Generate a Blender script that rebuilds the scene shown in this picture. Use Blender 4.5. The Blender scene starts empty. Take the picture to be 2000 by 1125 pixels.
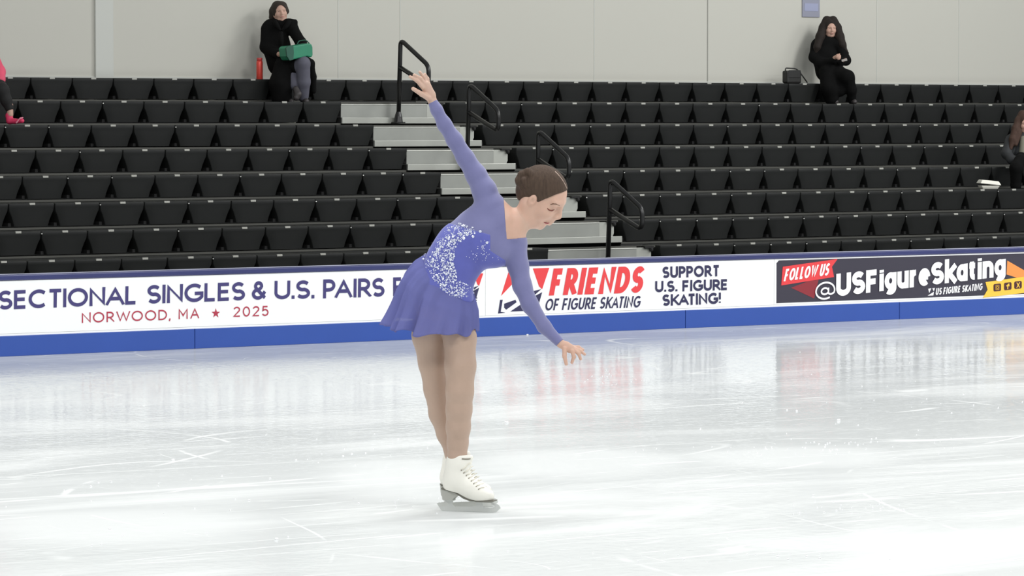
import bpy, bmesh, math, random
import numpy as np
from mathutils import Vector, Matrix
random.seed(7)
SC = bpy.context.scene
COL = SC.collection
PI = math.pi

# ---------------------------------------------------------------- camera
F = 7423.4; TH = 0.63885; PH = 0.0436; H = 1.95
cT, sT, cP, sP = math.cos(TH), math.sin(TH), math.cos(PH), math.sin(PH)
FWD = Vector((sT*cP, cT*cP, -sP)); RT = Vector((cT, -sT, 0)); UP = RT.cross(FWD)
EYE = Vector((0, 0, H))
def ray(px, py): return RT*((px-1000)/F) + UP*(-(py-562.5)/F) + FWD
def at(px, py, Y): r = ray(px, py); return EYE + r*(Y/r.y)
def ground(px, py, z=0.0): r = ray(px, py); return EYE + r*((z-H)/r.z)
cd = bpy.data.cameras.new('camera'); cam = bpy.data.objects.new('camera', cd); COL.objects.link(cam)
cd.sensor_width = 36; cd.lens = 36*F/2000; cd.clip_end = 500
cam.matrix_world = Matrix(((RT.x, UP.x, -FWD.x, EYE.x), (RT.y, UP.y, -FWD.y, EYE.y), (RT.z, UP.z, -FWD.z, EYE.z), (0, 0, 0, 1)))
SC.camera = cam

# ---------------------------------------------------------------- materials
def lin(c): return tuple(((v/255)/12.92 if v/255 <= .04045 else (((v/255)+.055)/1.055)**2.4) for v in c)
def mat(name, col, rough=.5, metal=0.0, noise=0, nscale=30, bump=0, bscale=200, spec=.5, alpha=1, sheen=0, sub=0):
    m = bpy.data.materials.new(name); m.use_nodes = True
    nt = m.node_tree; b = nt.nodes['Principled BSDF']
    b.inputs['Base Color'].default_value = (*col, 1); b.inputs['Roughness'].default_value = rough
    b.inputs['Metallic'].default_value = metal; b.inputs['Specular IOR Level'].default_value = spec
    b.inputs['Alpha'].default_value = alpha
    if sheen: b.inputs['Sheen Weight'].default_value = sheen
    if sub: b.inputs['Subsurface Weight'].default_value = sub; b.inputs['Subsurface Scale'].default_value = .01
    tc = nt.nodes.new('ShaderNodeTexCoord')
    if noise:
        n = nt.nodes.new('ShaderNodeTexNoise'); n.inputs['Scale'].default_value = nscale; n.inputs['Detail'].default_value = 4
        nt.links.new(tc.outputs['Object'], n.inputs['Vector'])
        r = nt.nodes.new('ShaderNodeMix'); r.data_type = 'RGBA'
        r.inputs[6].default_value = (*[max(0, c*(1-noise)) for c in col], 1); r.inputs[7].default_value = (*[min(1, c*(1+noise)) for c in col], 1)
        nt.links.new(n.outputs['Fac'], r.inputs[0]); nt.links.new(r.outputs[2], b.inputs['Base Color'])
    if bump:
        n = nt.nodes.new('ShaderNodeTexNoise'); n.inputs['Scale'].default_value = bscale
        nt.links.new(tc.outputs['Object'], n.inputs['Vector'])
        bp = nt.nodes.new('ShaderNodeBump'); bp.inputs['Strength'].default_value = bump; bp.inputs['Distance'].default_value = .01
        nt.links.new(n.outputs['Fac'], bp.inputs['Height']); nt.links.new(bp.outputs[0], b.inputs['Normal'])
    return m

# ---------------------------------------------------------------- object helpers
def tag(o, label=None, cat=None, group=None, kind=None):
    if label: o['label'] = label
    if cat: o['category'] = cat
    if group: o['group'] = group
    if kind: o['kind'] = kind
    return o
def mesh_obj(name, V, Fc, m, parent=None, smooth=False):
    me = bpy.data.meshes.new(name); me.from_pydata([tuple(v) for v in V], [], [tuple(f) for f in Fc]); me.update()
    if m: me.materials.append(m)
    if smooth: me.polygons.foreach_set('use_smooth', [True]*len(me.polygons))
    o = bpy.data.objects.new(name, me); COL.objects.link(o)
    if parent: o.parent = parent; o.matrix_parent_inverse = Matrix.Identity(4)
    return o
def empty(name, loc, rz=0):
    o = bpy.data.objects.new(name, None); COL.objects.link(o); o.location = loc; o.rotation_euler = (0, 0, rz); o.empty_display_size = .1
    return o
class MB:
    def __init__(s): s.V = []; s.F = []
    def add(s, V, Fc):
        n = len(s.V); s.V += [tuple(v) for v in V]; s.F += [tuple(i+n for i in f) for f in Fc]; return s
    def box(s, x0, y0, z0, x1, y1, z1, bev=0):
        if bev:
            b = bev; bm = bmesh.new(); bmesh.ops.create_cube(bm, size=1)
            for v in bm.verts: v.co = Vector(((x0+x1)/2+v.co.x*(x1-x0), (y0+y1)/2+v.co.y*(y1-y0), (z0+z1)/2+v.co.z*(z1-z0)))
            bmesh.ops.bevel(bm, geom=bm.edges[:], offset=b, segments=2, affect='EDGES', profile=.5)
            bm.verts.index_update(); s.add([v.co.copy() for v in bm.verts], [[v.index for v in f.verts] for f in bm.faces]); bm.free(); return s
        V = [(x, y, z) for z in (z0, z1) for y in (y0, y1) for x in (x0, x1)]
        return s.add(V, [(0, 2, 3, 1), (4, 5, 7, 6), (0, 1, 5, 4), (2, 6, 7, 3), (0, 4, 6, 2), (1, 3, 7, 5)])
    def prism(s, poly, ext):                 # poly: list of Vector, ext: Vector
        n = len(poly); V = list(poly)+[p+ext for p in poly]
        return s.add(V, [tuple(range(n)), tuple(range(2*n-1, n-1, -1))]+[(i, i+n, (i+1) % n+n, (i+1) % n) for i in range(n)])
    def loft(s, rings, cap=True, closed=True):
        n = len(rings[0]); V = [p for r in rings for p in r]; Fc = []
        for a in range(len(rings)-1):
            for i in range(n if closed else n-1):
                j = (i+1) % n; Fc.append((a*n+i, a*n+j, (a+1)*n+j, (a+1)*n+i))
        if cap: Fc += [tuple(range(n-1, -1, -1)), tuple(range((len(rings)-1)*n, len(rings)*n))]
        return s.add(V, Fc)
    def tube(s, pts, r, n=10, closed=False):
        pts = [Vector(p) for p in pts]; m = len(pts); rings = []
        rr = r if isinstance(r, (list, tuple)) else [r]*m
        t0 = (pts[1]-pts[0]).normalized(); nrm = t0.orthogonal().normalized()
        for i, p in enumerate(pts):
            a = pts[(i-1) % m] if (closed or i > 0) else p; b = pts[(i+1) % m] if (closed or i < m-1) else p
            t = (b-a).normalized(); nrm = (nrm - t*nrm.dot(t)).normalized(); bn = t.cross(nrm)
            rings.append([p+(nrm*math.cos(2*PI*k/n)+bn*math.sin(2*PI*k/n))*rr[i] for k in range(n)])
        if closed: rings.append(rings[0])
        return s.loft(rings, cap=not closed)
    def ball(s, c, r, n=8):
        c = Vector(c); r = Vector(r) if hasattr(r, '__len__') else Vector((r, r, r)); rings = []
        for a in range(1, n):
            th = PI*a/n; rings.append([c+Vector((r.x*math.sin(th)*math.cos(2*PI*k/n), r.y*math.sin(th)*math.sin(2*PI*k/n), r.z*math.cos(th))) for k in range(n)])
        return s.loft(rings)
    def build(s, name, m, parent=None, smooth=False, world=False):
        V = s.V
        if world and parent:
            inv = parent.matrix_basis.inverted(); V = [inv @ Vector(v) for v in V]
        o = mesh_obj(name, V, s.F, m, parent, smooth)
        bm = bmesh.new(); bm.from_mesh(o.data); bmesh.ops.recalc_face_normals(bm, faces=bm.faces[:]); bm.to_mesh(o.data); bm.free()
        return o
def copy_tree(o, parent=None):
    c = o.copy(); COL.objects.link(c); c.parent = parent
    for ch in list(o.children):
        copy_tree(ch, c)
    return c
def fillet(pts, r, seg=6, closed=False):
    pts = [Vector(p) for p in pts]; out = []; n = len(pts)
    for i, p in enumerate(pts):
        if not closed and i in (0, n-1): out.append(p); continue
        a, b = pts[i-1], pts[(i+1) % n]; da = (a-p); db = (b-p); rr = min(r, da.length*.48, db.length*.48)
        A = p+da.normalized()*rr; B = p+db.normalized()*rr
        for k in range(seg+1):
            t = k/seg; out.append(A*(1-t)**2+p*2*t*(1-t)+B*t*t)
    return out

# ---------------------------------------------------------------- implicit bodies (distance field -> mesh)
class Field:
    def __init__(s): s.P = []
    def cone(s, a, b, ra, rb, k=.02, op='+', flat=None):     # rounded cone; flat=(axis vector, factor): squashed along an axis
        s.P.append(('c', np.array(a, float), np.array(b, float), ra, rb, k, op, flat)); return s
    def chain(s, pts, k=.02):
        for (a, ra), (b, rb) in zip(pts[:-1], pts[1:]): s.cone(a, b, ra, rb, k)
        return s
    def ell(s, c, r, M=None, k=.02, op='+'):                 # ellipsoid; M rows = its axes
        s.P.append(('e', np.array(c, float), np.array(r, float), np.eye(3) if M is None else np.array(M, float), 0, k, op, None)); return s
    def bounds(s):
        lo = np.full(3, 1e9); hi = -lo
        for p in s.P:
            if p[6] != '+': continue
            if p[0] == 'c': l = np.minimum(p[1]-p[3], p[2]-p[4]); h = np.maximum(p[1]+p[3], p[2]+p[4])
            else: R = np.max(p[2]); l = p[1]-R; h = p[1]+R
            lo = np.minimum(lo, l); hi = np.maximum(hi, h)
        return lo, hi
    def grid(s, lo, hi, h, off=0.0):
        n = np.ceil((hi-lo)/h).astype(int)+1
        ax = [lo[i]+h*np.arange(n[i]) for i in range(3)]
        D = np.full(n, .2, np.float32)
        for p in s.P:
            if p[0] == 'c': R = max(p[3], p[4]); l = np.minimum(p[1], p[2])-R; u = np.maximum(p[1], p[2])+R
            else: R = np.max(p[2]); l = p[1]-R; u = p[1]+R
            m = p[5]+2*h+abs(off)+.012
            i0 = np.clip(np.floor((l-m-lo)/h).astype(int), 0, n); i1 = np.clip(np.ceil((u+m-lo)/h).astype(int)+1, 0, n)
            if np.any(i1 <= i0): continue
            X, Y, Z = np.meshgrid(ax[0][i0[0]:i1[0]], ax[1][i0[1]:i1[1]], ax[2][i0[2]:i1[2]], indexing='ij')
            Q = np.stack([X, Y, Z], -1)-p[1]
            if p[0] == 'c':
                ba = p[2]-p[1]; bb = max(ba@ba, 1e-12)
                t = np.clip((Q@ba)/bb, 0, 1); V = Q-t[..., None]*ba
                if p[7] is not None:
                    a_ = np.array(p[7][0], float); a_ /= np.linalg.norm(a_); c_ = V@a_; V = V+(c_*(1/p[7][1]-1))[..., None]*a_
                d = np.sqrt((V*V).sum(-1))-(p[3]+(p[4]-p[3])*t)
            else:
                q = (Q@p[3].T)/p[2]; k0 = np.sqrt((q*q).sum(-1)); k1 = np.sqrt(((q/p[2])**2).sum(-1))+1e-9
                d = k0*(k0-1)/k1; d = np.where(k0 < .2, -np.min(p[2])*.8, d)
            sl = (slice(i0[0], i1[0]), slice(i0[1], i1[1]), slice(i0[2], i1[2])); c = D[sl]; k = p[5]
            if p[6] == '+':
                hh = np.maximum(k-np.abs(c-d), 0)/k if k > 0 else 0; D[sl] = np.minimum(c, d)-hh*hh*k*.25
            else:
                hh = np.maximum(k-np.abs(c+d), 0)/k if k > 0 else 0; D[sl] = np.maximum(c, -d)+hh*hh*k*.25
        return ax, D-off
def surfnet(ax, D):
    h = ax[0][1]-ax[0][0]; o = np.array([a[0] for a in ax])
    S = D < 0
    c = [S[i:S.shape[0]-1+i, j:S.shape[1]-1+j, k:S.shape[2]-1+k] for i in (0, 1) for j in (0, 1) for k in (0, 1)]
    cnt = sum(x.astype(np.int8) for x in c); act = (cnt > 0) & (cnt < 8)
    idx = np.argwhere(act)
    if len(idx) == 0: return np.zeros((0, 3)), []
    ids = np.full(act.shape, -1, np.int64); ids[act] = np.arange(len(idx))
    P = np.zeros((len(idx), 3)); N = np.zeros(len(idx))
    cor = [np.array((i, j, k)) for i in (0, 1) for j in (0, 1) for k in (0, 1)]
    val = [D[tuple((idx+q).T)] for q in cor]
    for a in range(8):
        for b in range(a+1, 8):
            if np.abs(cor[a]-cor[b]).sum() != 1: continue
            m = (val[a] < 0) != (val[b] < 0); t = np.where(m, val[a]/(val[a]-val[b]+1e-12), 0)
            P += np.where(m[:, None], cor[a]+t[:, None]*(cor[b]-cor[a]), 0); N += m
    P = (idx+P/N[:, None])*h+o
    quads = []
    for d in range(3):
        e = [slice(None)]*3; e2 = [slice(None)]*3; e[d] = slice(0, -1); e2[d] = slice(1, None)
        diff = S[tuple(e)] != S[tuple(e2)]
        q = np.argwhere(diff); u, v = [x for x in range(3) if x != d]
        ok = (q[:, u] > 0) & (q[:, v] > 0) & (q[:, u] < S.shape[u]-1) & (q[:, v] < S.shape[v]-1); q = q[ok]
        if len(q) == 0: continue
        def cell(du, dv): w = q.copy(); w[:, u] -= du; w[:, v] -= dv; return ids[tuple(w.T)]
        Q = np.stack([cell(1, 1), cell(0, 1), cell(0, 0), cell(1, 0)], 1)
        ins = S[tuple(q.T)]; flip = ins if d != 1 else ~ins
        Q[~flip] = Q[~flip][:, ::-1]; quads.append(Q)
    return P, np.concatenate(quads)
def chunks_mesh(name, parts, m, parent, xf=None, relax=1):
    V = []; Fc = []; n = 0
    for ax, D in parts:
        P, Q = surfnet(ax, D)
        if len(P) == 0: continue
        V.append(P); Fc.append(Q+n); n += len(P)
    V = np.concatenate(V); Fc = np.concatenate(Fc)
    if xf is not None: V = xf(V)
    o = mesh_obj(name, V.tolist(), Fc.tolist(), m, parent, True)
    return o
class Frame:
    """local frame of a figure: u to the photo's right, w towards the viewer's side, v up; J turns a pixel and a depth into a point"""
    def __init__(s, base, rz=None):
        s.B = Vector(base); s.U = RT.copy(); s.W = Vector((-sT, -cT, 0)); s.Zh = (s.B-EYE).dot(-s.W); s.S = F/((s.B-EYE).dot(FWD))
    def J(s, px, py, w=0.0):
        r = ray(px, py); p = EYE+r*((s.Zh-w)/r.dot(-s.W)); q = p-s.B
        return np.array((q.dot(s.U), q.dot(s.W), q.z))
    def root(s, name):                       # empty oriented with the frame: local x=u, y=-w... kept as u,w,v with a proper rotation
        o = empty(name, s.B, -TH); return o
    def xf(s, V): W = V.copy(); W[:, 1] = -V[:, 1]; return W       # frame axes -> empty's local axes
    def loc(s, p): return Vector((p[0], -p[1], p[2]))
def fmesh(name, parts, m, fr, root): 
    o = chunks_mesh(name, parts, m, root, fr.xf)
    o.data.flip_normals() if False else None
    bm = bmesh.new(); bm.from_mesh(o.data); bmesh.ops.recalc_face_normals(bm, faces=bm.faces[:]); bm.to_mesh(o.data); bm.free()
    return o

# ================================================================ materials of the place
M = {}
M['seat'] = mat('seat plastic', (.0122, .0132, .0125), .55, noise=.15, nscale=6, spec=.25)
M['deck'] = mat('bleacher deck', (.030, .031, .029), .7)
M['void'] = mat('riser dark', (.012, .012, .012), .8)
M['strip'] = mat('deck edge strip', (.10, .10, .088), .45, .3)
M['alu'] = mat('brushed aluminium', lin((186, 188, 180)), .38, .25, noise=.05, nscale=9)
M['alu2'] = mat('aluminium riser panel', lin((160, 162, 156)), .42, .3, noise=.12, nscale=5)
M['aluedge'] = mat('aluminium bright edge', lin((215, 216, 208)), .35, .2)
M['plate'] = mat('number plate', lin((176, 176, 168)), .4)
M['bolt'] = mat('seat bolt', lin((215, 215, 210)), .3, .6)
M['rail'] = mat('black rail paint', (.010, .010, .010), .3)
M['wall'] = mat('painted wall panel', lin((199, 198, 188)), .85, noise=.012, nscale=.7)
M['wall_batten'] = mat('painted wall pilaster', lin((202, 204, 197)), .8)
M['seam'] = mat('wall seam', lin((150, 150, 142)), .9)
M['blue'] = mat('blue kick board', lin((47, 80, 160)), .35, noise=.06, nscale=3)
M['cap'] = mat('navy cap rail', lin((50, 55, 104)), .35, noise=.15, nscale=1.2)
M['capedge'] = mat('pale cap edge', lin((170, 172, 190)), .4)
M['white'] = mat('white vinyl', lin((243, 244, 243)), .5)
M['whiteink'] = mat('white ink', lin((248, 248, 248)), .5)
M['navy'] = mat('navy ink', lin((62, 56, 112)), .5)
M['navy2'] = mat('dark navy ink', lin((44, 42, 78)), .5)
M['red'] = mat('brick red ink', lin((176, 52, 74)), .5)
M['red2'] = mat('bright red ink', lin((226, 62, 66)), .5)
M['dred'] = mat('deep red ink', lin((138, 38, 48)), .5)
M['dark'] = mat('dark navy vinyl', lin((54, 51, 64)), .45, noise=.1, nscale=1.5)
M['yellow'] = mat('yellow ink', lin((245, 196, 70)), .5)
M['orange'] = mat('orange ink', lin((236, 146, 72)), .5)
M['icon'] = mat('dark icon ink', lin((70, 30, 40)), .5)

# ---------------------------------------------------------------- ice
def ice_mat():
    m = bpy.data.materials.new('rink ice'); m.use_nodes = True; nt = m.node_tree; N = nt.nodes; L = nt.links
    N.clear(); out = N.new('ShaderNodeOutputMaterial'); tc = N.new('ShaderNodeTexCoord')
    def noise(sc, det=4, rot=0, scl=(1, 1, 1), dist=0, rough=.5, loc=(0, 0, 0)):
        mp = N.new('ShaderNodeMapping'); mp.inputs['Rotation'].default_value = (0, 0, rot); mp.inputs['Scale'].default_value = scl; mp.inputs['Location'].default_value = loc
        L.new(tc.outputs['Object'], mp.inputs['Vector']); n = N.new('ShaderNodeTexNoise'); n.inputs['Scale'].default_value = sc
        n.inputs['Detail'].default_value = det; n.inputs['Distortion'].default_value = dist; n.inputs['Roughness'].default_value = rough
        L.new(mp.outputs[0], n.inputs['Vector']); return n.outputs['Fac']
    def mth(op, a, b=None, clamp=False):
        n = N.new('ShaderNodeMath'); n.operation = op; n.use_clamp = clamp
        for i, v in enumerate((a, b)):
            if v is None: continue
            if isinstance(v, (int, float)): n.inputs[i].default_value = v
            else: L.new(v, n.inputs[i])
        return n.outputs[0]
    def ramp(v, lo, hi): 
        n = N.new('ShaderNodeMapRange'); n.interpolation_type = 'SMOOTHSTEP'; n.inputs['From Min'].default_value = lo; n.inputs['From Max'].default_value = hi
        L.new(v, n.inputs['Value']); return n.outputs[0]
    def line(v, w): return mth('SUBTRACT', 1.0, ramp(mth('ABSOLUTE', mth('SUBTRACT', v, .5)), 0.0, w))     # thin contour = a skate track
    gate1 = ramp(noise(.5, 2, loc=(3, 1, 0)), .44, .62); gate2 = ramp(noise(.6, 2, loc=(8, 4, 0)), .48, .64); gate3 = ramp(noise(1.6, 2, loc=(4, 2, 0)), .42, .62)
    l1 = mth('MULTIPLY', line(noise(.16, 0, .3, (1, .7, 1), .3), .0026), gate3)
    l2 = mth('MULTIPLY', line(noise(.30, 0, 1.2, (1, .8, 1), 0, loc=(5, 5, 0)), .0030), gate2)
    l3 = mth('MULTIPLY', line(noise(.22, 0, .9, (.5, 1, 1), 0, loc=(11, 2, 0)), .0020), gate3)
    l4 = mth('MULTIPLY', line(noise(1.5, 0, 2.0, (1, .6, 1), .2, loc=(1, 9, 0)), .0045), ramp(noise(1.4, 2, loc=(2, 2, 0)), .55, .66))
    l5 = mth('MULTIPLY', line(noise(.5, 0, -.64, (.12, 1, 1), 0, loc=(7, 7, 0)), .0040), gate3)
    l6 = mth('MULTIPLY', line(noise(.7, 0, -.5, (.15, 1, 1), 0, loc=(17, 3, 0)), .0060), gate1)
    l7 = mth('MULTIPLY', line(noise(1.3, 0, -.62, (.08, 1, 1), 0, loc=(27, 13, 0)), .010), ramp(noise(1.1, 2, loc=(14, 5, 0)), .45, .62))
    l8 = mth('MULTIPLY', line(noise(1.9, 0, -.70, (.10, 1, 1), 0, loc=(2, 31, 0)), .012), ramp(noise(1.3, 2, loc=(6, 15, 0)), .48, .62))
    l1 = mth('MAXIMUM', l1, mth('MAXIMUM', l7, l8))
    lines = mth('MAXIMUM', mth('MAXIMUM', mth('MAXIMUM', l1, l6), l2), mth('MAXIMUM', mth('MAXIMUM', l3, l5), l4))
    # shaved snow lying in streaks and patches
    snow = ramp(noise(.75, 7, -.60, (.25, 1.0, 1), .7, .68), .42, .72)
    fine = ramp(noise(9, 3, .4, (.5, 1.4, 1), 1.5), .52, .75)
    speck = ramp(noise(60, 1), .70, .76)
    def blob(px, py, rx, ry, soft=1.0):
        g = ground(px, py); d = (g-EYE).dot(FWD); vx, vy = d*rx/F, (ground(px, py-ry*.5)-ground(px, py+ry*.5)).length
        mp = N.new('ShaderNodeMapping'); mp.vector_type = 'TEXTURE'; mp.inputs['Location'].default_value = g; mp.inputs['Rotation'].default_value = (0, 0, -TH); mp.inputs['Scale'].default_value = (vx, vy, 1e3)
        L.new(tc.outputs['Object'], mp.inputs['Vector']); ln = N.new('ShaderNodeVectorMath'); ln.operation = 'LENGTH'; L.new(mp.outputs[0], ln.inputs[0])
        w = mth('ADD', ln.outputs['Value'], mth('MULTIPLY', mth('SUBTRACT', snoise, .5), 1.6)); return mth('SUBTRACT', 1.0, ramp(w, .45, 1.25))
    snoise = noise(.9, 5, -.60, (.30, 1.0, 1), .5, .65, loc=(2, 9, 0))
    add = None
    for b_ in ((760, 935, 170, 45), (1090, 985, 230, 35), (1150, 905, 220, 35), (1560, 893, 240, 26), (250, 1030, 320, 40), (600, 745, 520, 60), (1150, 790, 200, 18), (120, 830, 160, 12), (1700, 1060, 330, 22)):
        v = blob(*b_); add = v if add is None else mth('MAXIMUM', add, v)
    sub_ = None
    for b_ in ((1720, 812, 300, 60), (1480, 800, 160, 40), (420, 900, 330, 45), (1280, 1090, 420, 50), (620, 1080, 300, 45), (500, 860, 240, 20)):
        v = blob(*b_); sub_ = v if sub_ is None else mth('MAXIMUM', sub_, v)
    snow = mth('MAXIMUM', mth('MULTIPLY', snow, mth('SUBTRACT', .85, mth('MULTIPLY', sub_, .75))), mth('MULTIPLY', add, .52))
    cov = mth('MAXIMUM', mth('MAXIMUM', mth('MULTIPLY', snow, .95), mth('MULTIPLY', lines, .95)), mth('MULTIPLY', fine, .3))
    cov = mth('MAXIMUM', cov, mth('MULTIPLY', speck, mth('MULTIPLY', gate1, .8)))
    mx = N.new('ShaderNodeMix'); mx.data_type = 'RGBA'; mx.inputs[6].default_value = (*ICE_A, 1); mx.inputs[7].default_value = (*ICE_B, 1)
    L.new(cov, mx.inputs[0])
    df = N.new('ShaderNodeBsdfDiffuse'); L.new(mx.outputs[2], df.inputs['Color'])
    gl = N.new('ShaderNodeBsdfGlossy'); gl.inputs['Color'].default_value = (.93, .95, .97, 1); gl.inputs['Roughness'].default_value = .035
    bp = N.new('ShaderNodeBump'); bp.inputs['Strength'].default_value = .10; bp.inputs['Distance'].default_value = .02
    L.new(noise(14, 2, .3), bp.inputs['Height']); L.new(bp.outputs[0], gl.inputs['Normal'])
    ms = N.new('ShaderNodeMixShader'); lw = N.new('ShaderNodeLayerWeight'); lw.inputs['Blend'].default_value = .5; gz = ramp(lw.outputs['Facing'], .89, .955)
    base_ = mth('ADD', ICE_G*.75, mth('MULTIPLY', gz, .30)); fac = mth('MULTIPLY', base_, mth('SUBTRACT', 1.0, mth('MULTIPLY', cov, .62))); L.new(fac, ms.inputs[0])
    L.new(df.outputs[0], ms.inputs[1]); L.new(gl.outputs[0], ms.inputs[2]); L.new(ms.outputs[0], out.inputs['Surface'])
    return m
ICE_A = (.635, .655, .645); ICE_B = (.765, .78, .765); ICE_G = .27
YB = 27.89                                   # front face of the boards
tag(MB().box(-14, 2, -.10, 60, YB+.02, 0).build('floor', ice_mat()), 'white scratched ice surface of the rink', kind='structure')
tag(MB().box(-14, YB+.14, -.10, 60, 36, -.002).build('floor_behind_boards', M['deck']), kind='structure').name = 'floor'

# ---------------------------------------------------------------- rink boards
XA, XZ = 5.0, 44.0
def bz(py, px): return at(px, py, YB).z
ZK = .171*1.026; ZC = .632; ZT = .682
rb = empty('rink_boards', (24, YB, 0)); tag(rb, 'long low rink barrier with navy cap rail and royal blue kick board', 'barrier')
B = MB().box(XA, YB+.012, ZK, XZ, YB+.10, ZC); B.build('board_face', M['white'], rb, world=True)
kx = [at(379, 670, YB).x, at(1337, 620, YB).x, at(1755, 610, YB).x]; kx = [XA, kx[0]-4.0]+kx+[kx[2]+4, XZ]
for a, b in zip(kx[:-1], kx[1:]):
    MB().box(a+.003, YB-.014, 0.0, b-.003, YB+.05, ZK-.004, .004).build('kick_plate', M['blue'], rb, world=True)
MB().box(XA, YB-.006, ZK-.004, XZ, YB+.02, ZK+.012).build('kick_trim', M['white'], rb, world=True)
MB().box(XA, YB-.02, ZC, XZ, YB+.12, ZT, .012).build('cap_rail', M['cap'], rb, world=True)
MB().box(XA, YB-.014, ZT, XZ, YB+.012, ZT+.006).build('cap_edge', M['capedge'], rb, world=True)
for x in np.arange(XA+1, XZ, 2.4): MB().box(x, YB+.05, 0, x+.08, YB+.14, ZC).build('post', M['alu2'], rb, world=True)

# ---------------------------------------------------------------- writing
YF = YB-.006
def arc(cx, cy, rx, ry, a0, a1, n=14): return [(cx+rx*math.cos(math.radians(a0+(a1-a0)*i/n)), cy+ry*math.sin(math.radians(a0+(a1-a0)*i/n))) for i in range(n+1)]
def _glyphs():
    G = {}
    G['A'] = (.80, [[(0, 0, 1), (.40, 1), (.80, 0, 1)], [(.14, .32), (.66, .32)]])
    G['C'] = (.74, [arc(.44, .5, .44, .5, 48, 312, 22)])
    G['D'] = (.66, [[(0, 0, 1), (0, 1, 1)], [(0, 1), (.24, 1)]+arc(.24, .5, .42, .5, 90, -90, 16)+[(0, 0)]])
    G['E'] = (.50, [[(0, 0, 1), (0, 1, 1)], [(0, 1), (.50, 1)], [(0, .51), (.46, .51)], [(0, 0), (.50, 0)]])
    G['F'] = (.50, [[(0, 0, 1), (0, 1, 1)], [(0, 1), (.50, 1)], [(0, .47), (.45, .47)]])
    G['G'] = (.80, [arc(.44, .5, .44, .5, 48, 330, 24)+[(.82, .46), (.46, .46)]])
    G['I'] = (0, [[(0, 0, 1), (0, 1, 1)]])
    G['K'] = (.60, [[(0, 0, 1), (0, 1, 1)], [(0, .34), (.58, 1, 1)], [(.19, .56), (.60, 0, 1)]])
    G['L'] = (.46, [[(0, 1, 1), (0, 0, 1)], [(0, 0), (.46, 0)]])
    G['M'] = (.84, [[(0, 0, 1), (0, 1), (.42, .30), (.84, 1), (.84, 0, 1)]])
    G['N'] = (.66, [[(0, 0, 1), (0, 1), (.66, 0), (.66, 1, 1)]])
    G['O'] = (.88, [arc(.44, .5, .44, .5, 0, 360, 30)])
    G['P'] = (.52, [[(0, 0, 1), (0, 1, 1)], [(0, 1), (.25, 1)]+arc(.25, .715, .27, .285, 90, -90, 12)+[(0, .43)]])
    G['R'] = (.56, [[(0, 0, 1), (0, 1, 1)], [(0, 1), (.25, 1)]+arc(.25, .72, .27, .28, 90, -90, 12)+[(0, .44)], [(.24, .44), (.56, 0, 1)]])
    G['S'] = (.54, [arc(.27, .745, .26, .255, 32, 262, 14)+arc(.27, .255, .27, .255, 78, -148, 14)])
    G['T'] = (.60, [[(0, 1), (.60, 1)], [(.30, 1), (.30, 0, 1)]])
    G['U'] = (.62, [[(0, 1, 1), (0, .33)]+arc(.31, .31, .31, .31, 180, 360, 14)+[(.62, 1, 1)]])
    G['W'] = (1.10, [[(0, 1, 1), (.28, 0), (.55, .92), (.82, 0), (1.10, 1, 1)]])
    G['X'] = (.60, [[(0, 0, 1), (.60, 1, 1)], [(0, 1, 1), (.60, 0, 1)]])
    G['&'] = (.74, [[(.72, 0), (.20, .62)]+arc(.33, .78, .19, .22, 205, -25, 12), [(.51, .70), (.36, .56)]+arc(.29, .27, .29, .27, 110, 300, 12)+[(.60, .22), (.72, .42)]])
    G['.'] = (.0, [[(0, -.11), (0, .12)]]); G[','] = (.0, [[(.02, .08), (-.04, -.22)]])
    G['!'] = (0, [[(0, 1, 1), (0, .36)], [(0, -.03), (0, .12)]])
    G['2'] = (.52, [arc(.26, .74, .25, .26, 165, -30, 12)+[(0, 0), (.54, 0)]]); G['0'] = (.56, [arc(.28, .5, .28, .5, 0, 360, 26)])
    G['5'] = (.50, [[(.46, 1), (.07, 1), (.03, .56)]+arc(.23, .33, .27, .33, 128, -150, 16)])
    x = .70
    G['i'] = (0, [[(0, 0, 1), (0, x, 1)], [(0, .93), (0, 1.10)]])
    G['g'] = (.46, [arc(.23, .38, .23, .34, 0, 360, 20), [(.46, x, 1), (.46, -.06)]+arc(.23, -.06, .23, .22, 0, -140, 10)])
    G['u'] = (.44, [[(0, x, 1), (0, .26)]+arc(.22, .24, .22, .24, 180, 360, 10)+[(.44, .3)], [(.44, x, 1), (.44, 0, 1)]])
    G['r'] = (.24, [[(0, 0, 1), (0, x, 1)], arc(.24, .36, .24, .34, 180, 85, 8)])
    G['e'] = (.46, [[(.04, .36), (.46, .36)], arc(.23, .36, .23, .36, 0, 310, 20)])
    G['k'] = (.42, [[(0, 0, 1), (0, 1.1, 1)], [(0, .24), (.40, x, 1)], [(.14, .40), (.44, 0, 1)]])
    G['a'] = (.44, [arc(.22, .35, .22, .35, 0, 360, 20), [(.44, x, 1), (.44, 0, 1)]])
    G['t'] = (.26, [[(.08, .95), (.08, .2)]+arc(.24, .2, .16, .2, 180, 280, 6), [(-.08, x), (.28, x)]])
    G['n'] = (.44, [[(0, 0, 1), (0, x, 1)], [(0, .40)]+arc(.22, .44, .22, .26, 180, 0, 10)+[(.44, 0, 1)]])
    G['f'] = (.30, [[(.12, 0, 1), (.12, .75)]+arc(.32, .75, .20, .25, 180, 90, 6), [(-.06, .66), (.34, .66)]])
    G['@'] = (1.0, [arc(.48, .36, .19, .23, 0, 360, 18), [(.67, .60), (.67, .24)]+arc(.80, .24, .13, .13, 180, 300, 5)+arc(.50, .40, .50, .60, -18, 300, 30)])
    return G
GL = _glyphs()
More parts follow.
